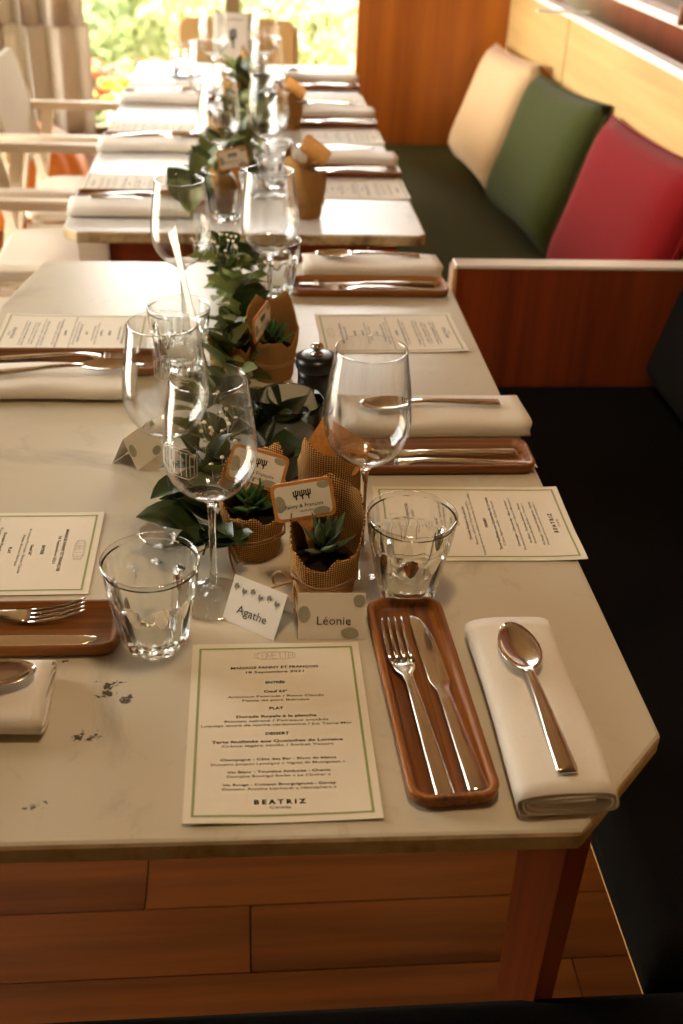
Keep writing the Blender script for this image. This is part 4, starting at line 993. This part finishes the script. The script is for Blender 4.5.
sprig([(.03, 1.76, Z+.01), (.0, 1.70, Z+.035), (-.01, 1.63, Z+.045)], 10, 'short sprig of rounded leaves by the far tumbler on the near table', 28, (0, 1))
for i, (x0, y0, x1, y1, lb) in enumerate([(-.10, 2.03, -.05, 2.24, 'green sprig at the front edge of the far table'), (-.09, 2.22, -.03, 2.45, 'bright green sprig under the first far wine glass'), (.02, 2.30, -.02, 2.58, 'green sprig running between the far wine glasses'),
        (.03, 2.55, .01, 2.85, 'green sprig in the middle of the far table'), (-.02, 2.80, .02, 3.1, 'green sprig beyond the middle of the far table'), (.02, 3.08, -.02, 3.42, 'green sprig at the far end of the garland')]):
    sprig([(x0, y0, Z+.012), (x0*.7+x1*.3, y0*.7+y1*.3, Z+.04), (x0*.3+x1*.7, y0*.3+y1*.7, Z+.045), (x1, y1, Z+.03)], 14, lb, 40+i, (0, 1, 0, 2), sc=1.25)

# ------------------------------------------------------------------ chairs on the window side
def arm_chair():
    t = empty('arm_chair', (0, 0, 0))
    def slabp(name, pts, mat, th, ax=2):
        pass
    # seat: rounded slab
    rg = [[(x, y, z) for x, y, _ in rrect(.215, .205, .06, 0, 5)] for z in (.425, .430)]
    s = MB(); s.add(loft([rrect(.205, .195, .055, .425, 5), rrect(.215, .205, .06, .432, 5), rrect(.215, .205, .06, .445, 5), rrect(.207, .197, .055, .452, 5)])); 
    link('seat', s.mesh('seat', M['cream'], False), t, (.215, 0, 0))
    b = MB(); b.add(loft([rrect(.20, .135, .035, -.009, 4), rrect(.205, .14, .04, -.004, 4), rrect(.205, .14, .04, .004, 4), rrect(.20, .135, .035, .009, 4)]))
    q = link('backrest', b.mesh('backrest', M['creamback']), t, (-.030, 0, .685)); q.rotation_euler = (Matrix.Rotation(R(-13), 4, 'Y') @ Matrix.Rotation(R(90), 4, 'Z') @ Matrix.Rotation(R(90), 4, 'X')).to_euler()
    for sg in (-1, 1):
        y = sg*.222
        o = box('armrest', -.09, .36, y-.018, y+.018, .645, .667, M['chairwood'], t, .004, 2)
        for (x0, z0, x1, z1) in ((.40, 0, .27, .645), (-.10, 0, .03, .645)):
            obj('leg', *loft([[(x0+a*.014, y+c*.011, z0) for a, c in ((-1, -1), (1, -1), (1, 1), (-1, 1))], [(x1+a*.017, y+c*.012, z1) for a, c in ((-1, -1), (1, -1), (1, 1), (-1, 1))]]), M['chairwood'], t)
        obj('back_post', *loft([[(.0+a*.012, sg*.2065+c*.009, .43) for a, c in ((-1, -1), (1, -1), (1, 1), (-1, 1))], [(-.075+a*.01, sg*.2065+c*.008, .80) for a, c in ((-1, -1), (1, -1), (1, 1), (-1, 1))]]), M['chairwood'], t)
        obj('seat_rail', *loft([[(x, sg*.205+c*.008, .408+d*.014) for c, d in ((-1, -1), (1, -1), (1, 1), (-1, 1))] for x in (.01, .40)]), M['chairwood'], t)
    return t
C0 = arm_chair()
for i, (y, lb) in enumerate([(2.205, 'pale wooden armchair partly hidden by the near table corner'), (2.725, 'pale wooden armchair with cream seat tucked under the far table, second along'), (3.257, 'pale wooden armchair with its cream backrest showing before the curtain')]):
    c = C0 if i == 0 else copy_tree(C0)
    c.location = (-.615, y, 0); tag(c, lb, 'armchair', 'armchairs along the window side')
c = copy_tree(C0); c.location = (-.02, 4.10, 0); c.rotation_euler = (0, 0, R(-90)); tag(c, 'armchair with a tan backrest at the far head of the table', 'armchair', 'armchairs along the window side')
for ch in c.children:
    if ch.name.startswith('backrest'): ch.data = ch.data.copy(); ch.data.materials[0] = M['tanback']

# fill lamp added out of view to warm the near table
def fill_lamp(x, y, z, power, label):
    t = tag(empty('added_fill_lamp', (x, y, z)), label, 'lamp', 'lamps added for fill')
    o = obj('lamp_shade', *lathe([(.03, .20), (.06, .19), (.15, .06), (.17, .0), (.168, .0), (.148, .058), (.058, .186), (.03, .195)], 32), M['black'], t, True)
    obj('cord', *tube([(0, 0, .19), (0, 0, 2.64-z)], .003, 6), M['black'], t)
    obj('bulb', *lathe([(0, .03), (.025, .04), (.035, .07), (.025, .11), (.014, .14), (.014, .19), (0, .19)], 20), M['bulb'], t, True)
    l = bpy.data.lights.new('added_fill_light', 'POINT'); l.energy = power; l.color = (1, .74, .45); l.shadow_soft_size = .09
    lo = bpy.data.objects.new('added_fill_light', l); COL.objects.link(lo); lo.parent = t; lo.location = (0, 0, -.03)
fill_lamp(.12, .72, 1.95, 11, 'black metal lamp added out of view for warm fill over the near table')

# low orange ribbed pouf on the floor by the window
def pouf(x, y):
    t = tag(empty('floor_pouf', (x, y, 0)), 'low rounded orange ribbed pouf on the floor behind the armchairs', 'pouf')
    n, m = 60, 14; rings = []
    for j in range(m+1):
        a = -PI/2+PI*j/m; rings.append([((.02+.22*math.cos(a)**.7*(1+.07*abs(math.sin(6*th)))) * math.cos(th), (.02+.22*math.cos(a)**.7*(1+.07*abs(math.sin(6*th)))) * math.sin(th), .2+.2*math.sin(a)) for th in [2*PI*k/n for k in range(n)]])
    obj('cover', *loft(rings), M['orange'], t, True)
    obj('button', *lathe([(0, .404), (.025, .402), (.03, .396), (0, .394)], 16), M['orange'], t, True)
pouf(-.86, 4.38)
